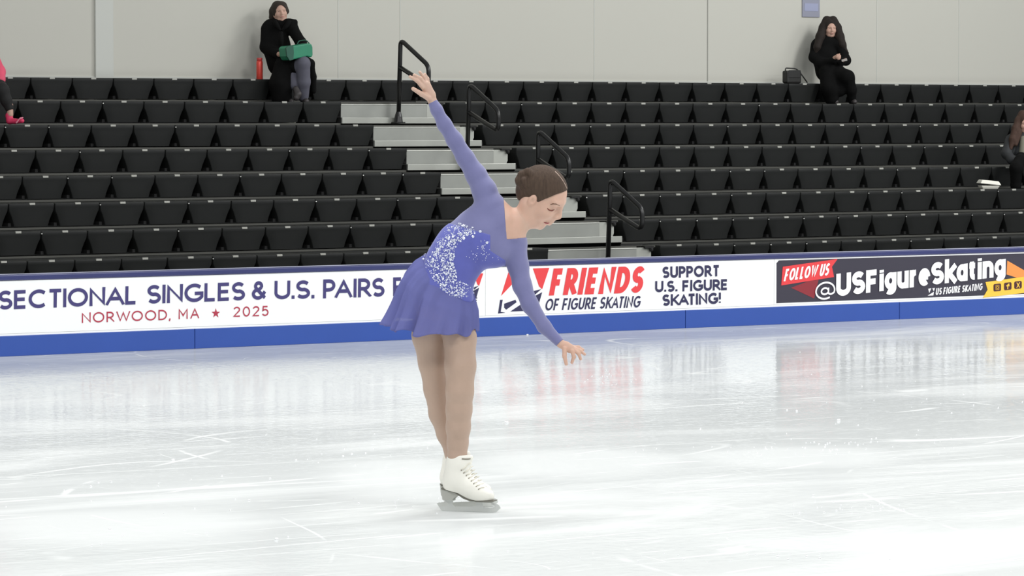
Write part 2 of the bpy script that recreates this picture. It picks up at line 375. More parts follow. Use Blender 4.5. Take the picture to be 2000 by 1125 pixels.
KERN = {('A', 'T'): -.20, ('P', 'A'): -.10, ('K', 'A'): -.08, ('L', 'O'): -.04, ('L', 'L'): .03, ('T', 'I'): -.05, ('A', 'L'): -.03, ('N', 'A'): -.04, ('W', 'O'): -.06}
def ribbon(mb, pts, t, y, lim):
    """flat stroke of width t along (x, z) points with mitred corners"""
    P = [Vector((p[0], p[1])) for p in pts]; n = len(P)
    P = [p for i, p in enumerate(P) if i == 0 or (p-P[i-1]).length > 1e-6]; n = len(P)
    closed = (P[0]-P[-1]).length < 1e-6
    if closed: P = P[:-1]; n -= 1
    L = []; R = []
    for i in range(n):
        a = P[i-1] if (i > 0 or closed) else None; b = P[(i+1) % n] if (i < n-1 or closed) else None
        d0 = (P[i]-a).normalized() if a is not None else (b-P[i]).normalized(); d1 = (b-P[i]).normalized() if b is not None else d0
        n0 = Vector((-d0.y, d0.x)); n1 = Vector((-d1.y, d1.x)); m = n0+n1
        m = m.normalized() if m.length > 1e-6 else n0; k = min(1/max(.25, m.dot(n0)), 2.0)
        L.append(P[i]+m*(t/2*k)); R.append(P[i]-m*(t/2*k))
    if lim: L = [Vector((p.x, min(max(p.y, lim[0]), lim[1]))) for p in L]; R = [Vector((p.x, min(max(p.y, lim[0]), lim[1]))) for p in R]
    seq = list(range(n))+([0] if closed else [])
    for i, j in zip(seq[:-1], seq[1:]):
        mb.add([(L[i].x, y, L[i].y), (L[j].x, y, L[j].y), (R[j].x, y, R[j].y), (R[i].x, y, R[i].y)], [(0, 1, 2, 3)])
def letters(parent, s, BL, BR, TL, m, w=.18, y=None, gap=.16, name='lettering', label=None, wid=None):
    """flat printed letters: photo points of the baseline's ends and of the first capital's top; w = stroke / capital height"""
    y = YF-.003 if y is None else y
    a, b, c = at(*BL, y), at(*BR, y), at(*TL, y); cap = c.z-a.z; t = w*cap; wid = b.x-a.x; shx = (c.x-a.x)/cap
    items = []; adv = 0; fixed = 0; pend = 0
    for ch in s:
        if ch == ' ': pend += 1; continue
        items.append((ch, pend)); pend = 0
    nW = sum(GL[ch][0] for ch, _ in items); nS = sum(p for _, p in items)
    fixed = len(items)*t+(len(items)-1)*gap*cap*.6; nW += sum(KERN.get((items[q][0], items[q+1][0]), 0) for q in range(len(items)-1) if not items[q+1][1])
    sx = (wid-fixed)/((nW+.42*nS)*cap) if nW+nS > 0 else 1
    x = a.x; mb = MB(); ns = 0; slope = (b.z-a.z)/wid
    for k, (ch, sp) in enumerate(items):
        x += sp*.42*cap*sx+(KERN.get((items[k-1][0], ch), 0)*cap*sx if k and not sp else 0); gw, strokes = GL[ch]
        for st_ in strokes:
            Q = []
            for p in st_:
                gx = x+t/2+p[0]*cap*sx; gz = t/2+p[1]*(cap-t); Q.append([gx, gz])
            for e0, e1 in ((0, 1), (-1, -2)):
                if len(st_[e0]) == 3 and st_[e0][2]:
                    dx, dz = Q[e0][0]-Q[e1][0], Q[e0][1]-Q[e1][1]; q = (t/2)/max(abs(dz), 1e-6); Q[e0] = [Q[e0][0]+dx*q, Q[e0][1]+dz*q]
            tmp = MB(); ribbon(tmp, Q, t, y-.00025*(ns % 4), (0, cap) if ch.isupper() and ch != 'Q' else None); ns += 1
            mb.add([(vx+shx*vz, vy, a.z+vz+slope*(vx-a.x)) for vx, vy, vz in tmp.V], tmp.F)
        x += gw*cap*sx+t+gap*cap*.6
    inv = parent.matrix_basis.inverted()
    o = mesh_obj(name, [inv @ Vector(v) for v in mb.V], mb.F, m, parent)
    if label: o['label'] = label
    return o
def shape(parent, pts, m, name, y=None, t=.0025, label=None):
    y = YF-.003 if y is None else y
    P = [at(px, py, y) for px, py in pts]; o = MB().prism(P, Vector((0, t, 0))).build(name, m, parent, world=True)
    if label: o['label'] = label
    return o
XB1 = at(947, 560, YB).x; XB2 = at(1511, 550, YB).x
def banner(name, label, x0, x1, m):
    e = empty(name, ((x0+x1)/2, YF, ZK)); tag(e, label, 'banner')
    MB().box(x0, YF, ZK+.014, x1, YF+.006, ZC-.002).build('vinyl_sheet', m, e, world=True); return e
RATIO = 1.0
b1 = banner('sponsor_banner', 'white banner with navy SECTIONAL SINGLES & U.S. PAIRS lettering and red NORWOOD, MA line', XA+2, XB1, M['white'])
letters(b1, 'SECTIONAL', (-3, 605), (267.5, 594.4), (-2.5, 568), M['navy'], .19)
letters(b1, 'SINGLES', (287.5, 593.4), (478.5, 586.3), (288, 557), M['navy'], .19)
letters(b1, '&', (492, 585.9), (521, 584.8), (492, 549.5), M['navy'], .19)
letters(b1, 'U.S.', (536, 584.8), (614, 583), (536.5, 548.5), M['navy'], .19)
letters(b1, 'PAIRS', (631, 582.8), (751, 579.2), (631.5, 545.8), M['navy'], .19)
letters(b1, 'F', (768, 578.6), (786, 578), (768, 541.8), M['navy'], .19)
letters(b1, 'NORWOOD,', (160, 631), (333, 624.6), (160, 610.6), M['red'], .14, gap=.42)
letters(b1, 'MA', (349, 623.4), (389, 621.8), (349, 602.6), M['red'], .14, gap=.5)
letters(b1, '2025', (456, 619.2), (524.5, 617), (456, 599.2), M['red'], .14, gap=.5)
shape(b1, [(421.7+8.5*(1 if i % 2 == 0 else .4)*math.sin(i*PI/5), 612-9.5*(1 if i % 2 == 0 else .4)*math.cos(i*PI/5)) for i in range(10)], M['red'], 'star')
def emblem(par, x0, y0, sx, sy):
    def q(pts): return [(x0+sx*x, y0+sy*y-.0385*sx*x) for x, y in pts]
    shape(par, q([(22, 0), (62, 0), (52, 10), (31, 26), (6, 52)]), M['red2'], 'emblem_red')
    shape(par, q([(68, 0), (100, 0), (86, 42), (80, 36)]), M['red2'], 'emblem_red')
    shape(par, q([(4, 60), (9, 60), (5, 84), (14, 86), (0, 87)]), M['navy2'], 'emblem_navy')
    shape(par, q([(12, 68), (34, 61), (36, 66), (16, 80), (12, 76)]), M['navy2'], 'emblem_navy')
    shape(par, q([(24, 84), (58, 62), (86, 48), (76, 84)]), M['navy2'], 'emblem_navy')
    shape(par, q([(64, 46), (84, 42), (70, 54)]), M['navy2'], 'emblem_navy')
emblem(b1, 886, 536, .58, .58)
letters(b1, 'E', (926, 592), (932, 592), (927, 581), M['navy2'], .2)
b2 = banner('sponsor_banner', 'white banner with red FRIENDS lettering and navy SUPPORT U.S. FIGURE SKATING! lines', XB1+.004, XB2, M['white'])
emblem(b2, 973, 527, 1.0, .98)
letters(b2, 'FRIENDS', (1072, 577.3), (1253, 571.6), (1081.5, 524.4), M['red2'], .235)
letters(b2, 'OF FIGURE SKATING', (1063.6, 606.8), (1249, 600.4), (1068, 583.6), M['navy2'], .17)
letters(b2, 'SUPPORT', (1294, 543.5), (1406, 539.6), (1294, 521), M['navy2'], .235)
letters(b2, 'U.S. FIGURE', (1279.6, 571), (1421.6, 566.6), (1279.8, 549), M['navy2'], .235)
letters(b2, 'SKATING!', (1294, 597.6), (1408, 593.4), (1294, 575.2), M['navy2'], .235)
b3 = banner('sponsor_banner', 'dark navy banner with white @USFigureSkating lettering, red FOLLOW US ribbon and yellow ribbon', XB2+.004, XZ-1, M['white'])
xz = 2260
xd = XB2+.03; xe = XZ-1.1
MB().prism([Vector((x, YF-.0015, z)) for x, z in ((xd, ZK+.030), (xe, ZK+.030), (xe, ZC-.014), (xd+.03, ZC-.014), (xd, ZC-.04))], Vector((0, .001, 0))).build('dark_panel', M['dark'], b3, world=True)
shape(b3, [(1545, 562), (1600, 541), (1590, 583)], M['dred'], 'ribbon_fold')
shape(b3, [(1529, 521), (1636, 505.8), (1625, 521), (1629, 541), (1526, 557.5)], M['red2'], 'red_ribbon', y=YF-.005)
letters(b3, 'FOLLOW US', (1530.5, 549.6), (1617.5, 537.6), (1535.5, 525.4), M['whiteink'], .19, y=YF-.008, gap=.12)
letters(b3, '@', (1592, 582), (1631, 578), (1593, 552), M['whiteink'], .12, y=YF-.010)
letters(b3, 'USFigureSkating', (1633, 579.5), (1964, 539), (1633.5, 535), M['whiteink'], .26, y=YF-.008, gap=.08)
letters(b3, 'US FIGURE SKATING', (1827, 576.5), (1918, 566.3), (1829, 563), M['whiteink'], .2)
shape(b3, [(1813, 564), (1819, 563), (1815, 572)], M['whiteink'], 'emblem_white'); shape(b3, [(1821, 563), (1826, 562.6), (1824, 569)], M['whiteink'], 'emblem_white')
shape(b3, [(1812, 577.5), (1824, 570), (1823, 577)], M['whiteink'], 'emblem_white')
shape(b3, [(1967.5, 509), (2060, 562), (2060, 566), (1966, 536)], M['orange'], 'orange_fold')
shape(b3, [(1925, 551), (2090, 528), (2090, 562), (1920, 581.3), (1929, 566)], M['yellow'], 'yellow_ribbon', y=YF-.005)
def icon(px, py, kind):
    R = 7.2
    def q(pts): return [(px+x, py+y-.1*x) for x, y in pts]
    shape(b3, q([(-R*.8, -R), (R*.8, -R), (R, -R*.7), (R, R*.7), (R*.8, R), (-R*.8, R), (-R, R*.7), (-R, -R*.7)]), M['icon'], 'icon', y=YF-.008)
    if kind == 'ring':
        c = at(px, py, YF-.010); k = 1/206.
        for r0 in (5.2, 2.9):
            if r0 == 5.2: pts = [c+Vector((x*k, 0, z*k)) for x, z in ((-4.6, -4.6), (4.6, -4.6), (4.6, 4.6), (-4.6, 4.6))]
            else: pts = [c+Vector((2.6*k*math.cos(t), 0, 2.6*k*math.sin(t))) for t in np.linspace(0, 2*PI, 16, endpoint=False)]
            MB().tube([p-Vector((0, 0, 0)) for p in pts], .55*k, 6, True).build('icon_line', M['yellow'], b3, world=True)
    else: letters(b3, kind, (px-3, py+6), (px+3.4, py+5.6), (px-3, py-5), M['yellow'], .22, y=YF-.010, name='icon_line')
icon(1948, 561.5, 'ring'); icon(1968.5, 559, 'f'); icon(1988.5, 556.5, 'X')

# ---------------------------------------------------------------- bleachers
Y0, DD, RR, HH = 29.381, .5972, .2384, .7311
YW = Y0+7*DD+.40
PL, PR, SW = 16.271, 23.890, .48
AX0, AX1 = PL+12.5*SW, PR-.5*SW
SH = .212                                     # seat body height
def px_of(p):
    d = Vector(p)-EYE; z = d.dot(FWD); return 1000+F*d.dot(RT)/z, 562.5-F*d.dot(UP)/z
def seat_proto():
    root = empty('bleacher_chair', (0, 0, 0))
    hw = SW/2-.0015
    lv = [(0.0, .180, .012), (.05, .194, .010), (.10, .214, .006), (.14, .2335, .003), (.175, hw, .0), (.198, hw, -.004), (SH-.004, hw-.002, .0), (SH, hw-.010, .008)]
    rings = []
    for z, w, yf in lv:
        yb = .30; r = .018
        ring = [(-w, yf+r), (-w+r*.3, yf+r*.3), (-w+r, yf), (-w*.5, yf-.002), (0, yf-.003), (w*.5, yf-.002), (w-r, yf), (w-r*.3, yf+r*.3), (w, yf+r), (w, yb-r), (w-r, yb), (0, yb), (-w+r, yb), (-w, yb-r)]
        rings.append([Vector((x, y, z)) for x, y in ring])
    mb = MB().loft(rings, cap=False)
    n = len(rings[0]); mb.add(rings[0], [tuple(range(n-1, -1, -1))])
    # dished sitting surface
    top = rings[-1]; c = Vector((0, .16, SH-.012)); inner = [Vector((p.x*.7, .16+(p.y-.16)*.7, SH-.010)) for p in top]
    mb.add(top+inner+[c], [(i, (i+1) % n, n+(i+1) % n, n+i) for i in range(n)]+[(n+i, n+(i+1) % n, 2*n) for i in range(n)])
    s = mb.build('seat_shell', M['seat'], root, smooth=False)
    s.data.polygons.foreach_set('use_smooth', [True]*len(s.data.polygons))
    try: s.data.set_sharp_from_angle(angle=.6)
    except Exception: pass
    MB().box(-.028, -.010, SH-.016, .030, .004, SH+.003, .002).build('number_plate', M['plate'], root)
    MB().box(-.22, .05, .0, -.19, .28, .03).build('bracket', M['void'], root)
    return root
proto = seat_proto()
boltm = MB().ball((-SW/2, -.006, SH-.024), .0075, 6)
ORD = ['lowest', 'second lowest', 'third lowest', 'fourth lowest', 'fifth lowest', 'third highest', 'second highest', 'highest']
used = False; nseat = 0
rs = random.Random(5)
for k in range(8):
    xs = []
    n0 = -12
    for n in range(-12, 13): xs.append((PL+n*SW, 'left'))
    if k == 7:
        for j in range(3): xs.append((AX0+(j+.5)*(AX1-AX0)/3, 'left'))
    for n in range(0, 42): xs.append((PR+n*SW, 'right'))
    for x, side in xs:
        Y = Y0+k*DD; zt = HH+k*RR
        p, q = px_of((x, Y, zt))
        if p < -110 or p > 2150: continue
        if not used: o = proto; used = True
        else: o = copy_tree(proto)
        o.location = (x, Y, zt-SH); nseat += 1
        if k == 7 and AX0 < x < AX1: o.scale = (.955, 1, 1)
        o['category'] = 'seat'
        if k == 7 and side == 'left' : lab = 'black plastic bleacher seat in the highest row, against the wall, left of the upper handrails'
        else: lab = 'black plastic bleacher seat in the %s row on the %s of the aisle steps' % (ORD[k], side)
        o['label'] = lab; o['group'] = 'bleacher seats in the %s row, %s' % (ORD[k], side)
        if rs.random() < .40 and k < 7 and nseat > 1:
            if 'bolt_data' not in globals(): b_ = boltm.build('bolt', M['bolt'], o); bolt_data = b_.data
            else: b_ = bpy.data.objects.new('bolt', bolt_data); COL.objects.link(b_); b_.parent = o
for k in range(8):
    Y = Y0+k*DD; zt = HH+k*RR
    t = empty('bleacher_tier', (20, Y, zt-.2)); tag(t, 'dark bleacher deck carrying the %s row of seats' % ORD[k], 'bleacher', 'tiers of the bleachers')
    dt = zt-SH-.012 if k < 7 else zt-SH-.012
    xa, xb = 6.5, 44; YE = Y+DD+.28 if k < 7 else YW-.005
    # deck with a lowered black edge under the seats; the aisle stretch stands higher
    MB().box(xa, Y+.03, zt-.262, AX0, YE, zt-SH-.014).box(AX1, Y+.03, zt-.262, xb, YE, zt-SH-.014).build('deck', M['deck'], t, world=True)
    MB().box(xa, Y+.022, zt-RR-.004, AX0, Y+.04, zt-RR+.016).box(AX1, Y+.022, zt-RR-.004, xb, Y+.04, zt-RR+.016).build('edge_strip', M['strip'], t, world=True)
    if k < 7:
        MB().box(AX0, Y+.02, zt-.222, AX1, YE, zt-.168).build('aisle_deck', M['deck'], t, world=True)
        MB().box(AX0+.005, Y, zt-.226, AX1-.004, Y+.022, zt-.163, .003).build('aisle_nosing', M['alu'], t, world=True)
    else: MB().box(AX0, Y+.03, zt-.262, AX1, YE, zt-SH-.014).build('deck', M['deck'], t, world=True)
    MB().box(xa, Y+.30, zt-.455, AX0, Y+.32, zt-.262).box(AX0, Y+.30, zt-(.40 if k else .455), AX1, Y+.32, zt-.225).box(AX1, Y+.30, zt-.455, xb, Y+.32, zt-.262).build('riser', M['void'], t, world=True)
    if k < 7:
        s = empty('aisle_step', ((AX0+AX1)/2, Y+.05, zt-.163)); tag(s, 'aluminium half step in the aisle beside the %s row of seats' % ORD[k], 'step', 'aisle steps')
        x1 = AX0+1.11; z0 = zt-.163
        MB().box(AX0+.012, Y+.035, z0, x1, Y+.045, z0+.132).build('front_panel', M['alu2'], s, world=True)
        MB().box(AX0+.012, Y+.030, z0+.132, x1, Y+.31, z0+.141, .002).build('tread', M['aluedge'], s, world=True)
        pr = [(x1, z0), (x1+.17, z0), (x1+.185, z0+.03), (x1+.185, z0+.09), (x1+.165, z0+.12), (x1+.165, z0+.155), (x1, z0+.155)]
        MB().prism([Vector((x+.012, Y+.05, z)) for x, z in pr], Vector((0, .02, 0))).build('end_plate', M['alu'], s, world=True)
        MB().box(AX0+.012, Y+.05, z0+.143, AX1-.02, Y+.07, z0+.160).build('rear_channel', M['strip'], s, world=True)
        MB().box(x1+.10, Y+.02, z0+.135, x1+.21, Y+.05, z0+.155).ball((x1+.185, Y+.03, z0+.12), .022, 6).build('bracket', M['void'], s, world=True)
# front skirt below the lowest seats
tag(MB().box(6.5, Y0+.30, 0, 44, Y0+.33, HH-.26).build('trim_1', M['void']), kind='structure')

# ---------------------------------------------------------------- aisle handrails
def handrail(i, k, px, py, lab):
    Y = Y0+k*DD-.058; b = at(px, py, Y); zb = HH+k*RR-.222; b.z = zb; b.y = Y
    e = empty('aisle_handrail', b); tag(e, lab, 'handrail', None)
    r = .024; hgt = .88; fx, fy, fz = .02, -.30, -.17
    P = [(.0, 0, 0), (.03, 0, hgt), (.03+.05, -.44, hgt-.28), (.03+.05, -.44, hgt-.49), (.02, 0, hgt-.29)]
    MB().tube(fillet([P[0], P[1], P[2], P[3]], .07)[:-1]+fillet([P[2], P[3], P[4]], .09)[1:], r, 12).build('rail_tube', M['rail'], e, smooth=True)
    MB().box(-.055, -.05, 0, .055, .05, .012).tube([(0, 0, .01), (0, 0, .07), (.002, 0, .12)], [.048, .040, .026], 12).build('base_flange', M['rail'], e)
    MB().tube([(.025, -.035, hgt-.31), (.03, -.06, hgt-.325)], .018, 8).build('clamp', M['plate'], e)
    return e
handrail(0, 6, 778, 238, 'black tubular aisle handrail rising highest against the pale wall')
handrail(1, 4, 912, 300, 'black tubular aisle handrail behind the skater\'s raised arm')
handrail(2, 2, 1047, 395, 'black tubular aisle handrail just above the skater\'s head')
handrail(3, 0, 1187, 505, 'black tubular aisle handrail lowest, just above the rink boards')

# ---------------------------------------------------------------- wall
YW = Y0+7*DD+.40
tag(MB().box(-10, YW, 0, 60, YW+.2, 9).build('wall_back', M['wall']), kind='structure')
def xw(px, py=80): return at(px, py, YW).x
tag(MB().box(xw(184), YW-.03, 2.0, xw(219), YW+.01, 9, .004).build('trim_2', M['wall_batten']), kind='structure')
for i, px in enumerate((660, 781, 1160, 1381, 1712, 1872)):
    w_ = .008 if px != 1381 else .012
    tag(MB().box(xw(px), YW-.004, 2.0, xw(px)+w_, YW+.01, 9).build('trim_%d' % (3+i), M['seam'] if px in (1381,) else M['wall_batten']), kind='structure')
tag(MB().box(-10, YW-.012, HH+7*RR-.02, 60, YW+.01, HH+7*RR+.02).build('baseboard_back', M['wall_batten']), kind='structure')

# wall notice
a, b = at(1568, 33, YW-.02), at(1602, -2, YW-.02)
e = empty('wall_notice', ((a.x+b.x)/2, YW-.02, (a.z+b.z)/2)); tag(e, 'small grey-blue rectangular notice on the wall above the long-haired spectator', 'sign')
MB().box(a.x, YW-.014, a.z, b.x, YW-.002, b.z, .003).build('plate', mat('notice grey blue', lin((148, 150, 165)), .35), e, world=True)
MB().box(a.x+.03, YW-.017, a.z+.07, b.x-.03, YW-.013, b.z-.055).build('printed_panel', mat('notice pale blue', lin((158, 163, 190)), .35), e, world=True)

# ---------------------------------------------------------------- light
w = bpy.data.worlds.new('world'); SC.world = w; w.use_nodes = True
w.node_tree.nodes['Background'].inputs[0].default_value = (.93, .97, 1, 1); w.node_tree.nodes['Background'].inputs[1].default_value = .55
def area(name, loc, tgt, size, power, col=(1, 1, 1)):
    l = bpy.data.lights.new(name, 'AREA'); l.shape = 'RECTANGLE'; l.size, l.size_y = size; l.energy = power; l.color = col
    o = bpy.data.objects.new(name, l); COL.objects.link(o); o.location = loc
    o.rotation_euler = (Vector(tgt)-Vector(loc)).to_track_quat('-Z', 'Y').to_euler(); return o
for i, x in enumerate((2, 12, 22, 32, 42)):
    for j, y in enumerate((8, 18)):
        area('ceiling_lamp', (x, y, 9.5), (x, y+2.0, 0), (5, 1.2), 900)
area('ceiling_lamp', (31, 25, 9.0), (22, 33.5, 1.5), (3, 2), 700)
SC.view_settings.view_transform = 'Standard'; SC.view_settings.look = 'None'; SC.view_settings.exposure = -0.65; SC.view_settings.gamma = 1
SC.view_settings.use_curve_mapping = False

# ================================================================ people
def ev(field, p, off=0.0):
    """distance of one point from a field"""
    p = np.array(p, float); D = .2
    for q in field.P:
        if q[0] == 'c':
            Q = p-q[1]; ba = q[2]-q[1]; t = min(1, max(0, (Q@ba)/max(ba@ba, 1e-12))); V = Q-t*ba
            if q[7] is not None:
                a_ = np.array(q[7][0], float); a_ /= np.linalg.norm(a_); V = V+(V@a_)*(1/q[7][1]-1)*a_
            d = math.sqrt(V@V)-(q[3]+(q[4]-q[3])*t)
        else:
            z = (q[3]@(p-q[1]))/q[2]; k0 = math.sqrt(z@z); k1 = math.sqrt(((z/q[2])**2).sum())+1e-9
            d = k0*(k0-1)/k1 if k0 > .2 else -min(q[2])*.8
        k = q[5]
        if q[6] == '+': hh = max(k-abs(D-d), 0)/k if k > 0 else 0; D = min(D, d)-hh*hh*k*.25
        else: hh = max(k-abs(D+d), 0)/k if k > 0 else 0; D = max(D, -d)+hh*hh*k*.25
    return D-off
def hit(fr, field, px, py, lift=.001, w0=.45, w1=-.35):
    w = w0; st = .012
    while w > w1:
        if ev(field, fr.J(px, py, w)) < 0:
            a, b = w, w+st
            for _ in range(7):
                m = (a+b)/2
                if ev(field, fr.J(px, py, m)) < 0: a = m
                else: b = m
            return fr.J(px, py, b+lift)
        w -= st
    return fr.J(px, py, 0)
def head_axes(Fv, Uv):
    Fv = np.array(Fv, float); Fv /= np.linalg.norm(Fv); Uv = np.array(Uv, float); Uv -= Fv*(Uv@Fv); Uv /= np.linalg.norm(Uv)
    Rv = np.cross(Fv, Uv); Rv *= 1 if Rv[1] >= 0 else -1
    return Fv, Rv, Uv
class Head:
    def __init__(s, c, Fv, Uv, sc): s.c = np.array(c); s.f, s.r, s.u = head_axes(Fv, Uv); s.s = sc; s.M = np.array((s.f, s.r, s.u))
    def p(s, f, r, u): return s.c+(s.f*f+s.r*r+s.u*u)*s.s
    def add(s, B, cr=1.0, er=1.0):
        S = s.s; p = s.p
        def ell(c, r, k, op='+'): B.ell(p(*c), np.array(r)*S, s.M, k*S, op)
        def con(a, b, ra, rb, k, op='+'): B.cone(p(*a), p(*b), ra*S, rb*S, k*S, op)
        ell(((1-cr)*.08, 0, 0), (.096*cr, .076*cr, .088*cr), .02); ell((.026, 0, -.05), (.062, .058, .072), .03)
        con((.034, 0, -.088), (.068, 0, -.113), .036, .016, .03)
        for q in (-1, 1):
            con((-.005, q*.052, -.06), (.045, q*.030, -.105), .020, .018, .03)           # jaw
            ell((.055, q*.038, -.048), (.030, .026, .028), .02)                            # cheek
            con((.086, q*.012, .004), (.074, q*.046, .002), .010, .009, .014)             # brow
        for q in (-1, 1): ell((.096, q*.031, -.018), (.016, .018, .0105), .010, '-')
        for q in (-1, 1): ell((.0745, q*.031, -.019), (.0125, .0145, .0115), .004)
        con((.088, 0, -.004), (.107, 0, -.045), .0070, .0092, .012); con((.098, -.009, -.051), (.098, .009, -.051), .0068, .0068, .012)
        con((.082, 0, -.066), (.086, 0, -.074), .011, .011, .03)
        con((.086, -.019, -.079), (.095, 0, -.076), .0045, .0062, .005); con((.086, .019, -.079), (.095, 0, -.076), .0045, .0062, .005)
        con((.086, -.016, -.086), (.092, 0, -.087), .005, .0068, .005); con((.086, .016, -.086), (.092, 0, -.087), .005, .0068, .005)
        for q in (-1, 1):
            ell((-.004+(1-er)*.03, q*.074, -.030), (.018*er, .008, .029*er), .006); ell((-.001+(1-er)*.03, q*.083, -.028), (.010*er, .007, .015*er), .004, '-')
def cut_grid(ax, D, fn):
    """intersect a sampled field with fn(u, w, v) <= 0"""
    U_, W_, V_ = np.meshgrid(*ax, indexing='ij'); return ax, np.maximum(D, fn(U_, W_, V_))
def clip_box(ax, D, lo, hi):
    return cut_grid(ax, D, lambda u, w, v: np.maximum.reduce([lo[0]-u, u-hi[0], lo[1]-w, w-hi[1], lo[2]-v, v-hi[2]]))

skin = mat('skin', lin((206, 168, 148)), .55, noise=.05, nscale=40, sub=.12)
skin2 = mat('skin of spectators', lin((196, 158, 140)), .6, noise=.06, nscale=30)
hosiery = mat('tan skating tights', lin((180, 154, 136)), .5, noise=.03, nscale=60)
M['lip'] = mat('lips', lin((168, 78, 84)), .4); M['brow'] = mat('brow hair', lin((104, 76, 60)), .8); M['lash'] = mat('lashes', lin((120, 66, 52)), .7)
def hair_mat(name, c0, c1, sc=(40, 40, 6)):
    m = mat(name, c0, .75, spec=.25); nt = m.node_tree; b = nt.nodes['Principled BSDF']; tc = nt.nodes.new('ShaderNodeTexCoord')
    mp = nt.nodes.new('ShaderNodeMapping'); mp.inputs['Scale'].default_value = sc; mp.inputs['Rotation'].default_value = (0, .7, 0)
    n = nt.nodes.new('ShaderNodeTexNoise'); n.inputs['Scale'].default_value = 3; n.inputs['Detail'].default_value = 6
    mx = nt.nodes.new('ShaderNodeMix'); mx.data_type = 'RGBA'; mx.inputs[6].default_value = (*c0, 1); mx.inputs[7].default_value = (*c1, 1)
    nt.links.new(tc.outputs['Object'], mp.inputs[0]); nt.links.new(mp.outputs[0], n.inputs['Vector']); nt.links.new(n.outputs['Fac'], mx.inputs[0]); nt.links.new(mx.outputs[2], b.inputs['Base Color'])
    bp = nt.nodes.new('ShaderNodeBump'); bp.inputs['Strength'].default_value = .6; bp.inputs['Distance'].default_value = .004
    nt.links.new(n.outputs['Fac'], bp.inputs['Height']); nt.links.new(bp.outputs[0], b.inputs['Normal']); return m

# ---------------------------------------------------------------- the skater
fr = Frame(ground(915, 998)); S = fr.S; J = fr.J
sk = fr.root('person'); tag(sk, 'figure skater in a short blue-violet sequined dress bending forward with one arm raised', 'person')
def C(F_, pts, k=.02, **kw):
    P = [(J(a, b, w), r/S) for a, b, w, r in pts]
    for (p, ra), (q, rb_) in zip(P[:-1], P[1:]): F_.cone(p, q, ra, rb_, k, **kw)
WA = (0, 1, 0)
T = Field()                                   # trunk and arms
C(T, [(848, 580, 0, 42), (886, 592, 0, 36)], .05, flat=(WA, .85))
C(T, [(866, 566, 0, 50), (884, 516, 0, 47), (905, 485, .0, 48.5), (940, 460, .0, 50.5)], .05, flat=(WA, .74))
C(T, [(960, 410, 0, 27), (975, 440, 0, 40), (1001, 470, 0, 27)], .04, flat=(WA, .85))
C(T, [(928, 442, 0, 33), (958, 414, 0, 30)], .04, flat=(WA, .8))
C(T, [(972, 480, .0, 36), (955, 470, .02, 42)], .04, flat=(WA, .8))
T.ell(J(934, 466, .065), (26/S, .05, 26/S), None, .07); T.ell(J(962, 492, .055), (26/S, .05, 24/S), None, .07)
C(T, [(956, 402, -.01, 26), (946, 372, -.02, 22), (930, 342, -.03, 18.5), (909, 309, -.03, 15.5), (888, 274, -.02, 14), (868, 243, -.01, 12), (853, 215, 0, 9.5), (846, 201, 0, 8.5)], .02)
C(T, [(1004, 484, 0, 24), (1012, 520, .02, 18.5), (1020, 558, .05, 16.5), (1035, 595, .08, 14.5), (1063, 638, .11, 11.5), (1096, 672, .13, 8)], .02)
Hs = Field(); Hs.P = list(T.P)                # + neck, legs
C(Hs, [(1036, 405, -.01, 20), (1012, 430, 0, 18), (994, 452, .01, 22)], .03)
C(Hs, [(1044, 405, -.01, 19), (1004, 458, .03, 15)], .03)
LG = Field()
C(LG, [(886, 596, .0, 33), (898, 660, .025, 30.8), (899, 715, .05, 29), (898, 765, .06, 25.5), (896.5, 800, .05, 24), (895, 835, .035, 22.3), (894, 866, .02, 19), (893, 892, .02, 17), (892, 925, .02, 16)], .02)
C(LG, [(846, 600, -.06, 38), (839, 655, -.08, 33), (846, 708, -.10, 27.5), (853, 760, -.12, 24), (860.5, 808, -.14, 21.5), (872, 848, -.155, 17.5), (883, 882, -.165, 13.5), (887, 915, -.17, 13)], .02)
Hs.P += LG.P
HN = Field()                                  # hands
C(HN, [(847, 203, 0, 8), (840, 186, 0, 10.5), (832, 168, .0, 10)], .008, flat=(WA, .55))
for pts in ([(826, 171, .01, 4.2), (815, 158, .02, 3.6), (801, 150, .02, 3)], [(829, 165, .0, 4.2), (821, 153, .01, 3.6), (809, 146.5, .02, 3)], [(833, 163, -.01, 4.2), (828, 151, -.01, 3.5), (820, 141, .0, 2.9)], [(837, 165, -.02, 4), (835, 154, -.02, 3.3), (830, 145, -.015, 2.7)], [(838, 192, .01, 6), (824, 184, .02, 4.8), (807, 173.5, .02, 3.8)]): C(HN, pts, .006)
C(HN, [(1096, 672, .13, 7.5), (1105, 676, .135, 9), (1114, 681, .14, 9)], .008, flat=(WA, .6))
for pts in ([(1103, 681, .15, 5), (1102.5, 695, .16, 4.2), (1106, 711, .165, 3.3)], [(1117, 685, .15, 4.2), (1121, 697, .15, 3.6), (1117, 708, .15, 3)], [(1120, 683, .14, 4.2), (1130, 690, .14, 3.5), (1134, 701, .14, 3)], [(1121, 680, .13, 4), (1133, 685, .13, 3.4), (1142, 692, .13, 2.8)], [(1118, 677, .12, 3.8), (1130, 678, .12, 3.1), (1139, 683, .12, 2.6)]): C(HN, pts, .006)
Hs.P += HN.P
hd = Head(J(1058, 369, 0), (.80, .12, -.585), (.53, .32, .78), 1.41)
HD = Field(); hd.add(HD, .91, .78); HD.P = Hs.P[len(T.P):len(T.P)+4]+HD.P
parts = []
def region(F_, x0, y0, x1, y1, h, w0=-.35, w1=.35, off=0.0):
    a = J(x0, y1, 0); b = J(x1, y0, 0); lo = np.array((a[0], w0, a[2])); hi = np.array((b[0], w1, b[2]))
    ax, D = F_.grid(lo, hi, h, off); return clip_box(ax, D, lo+h*1.5, hi-h*1.5)
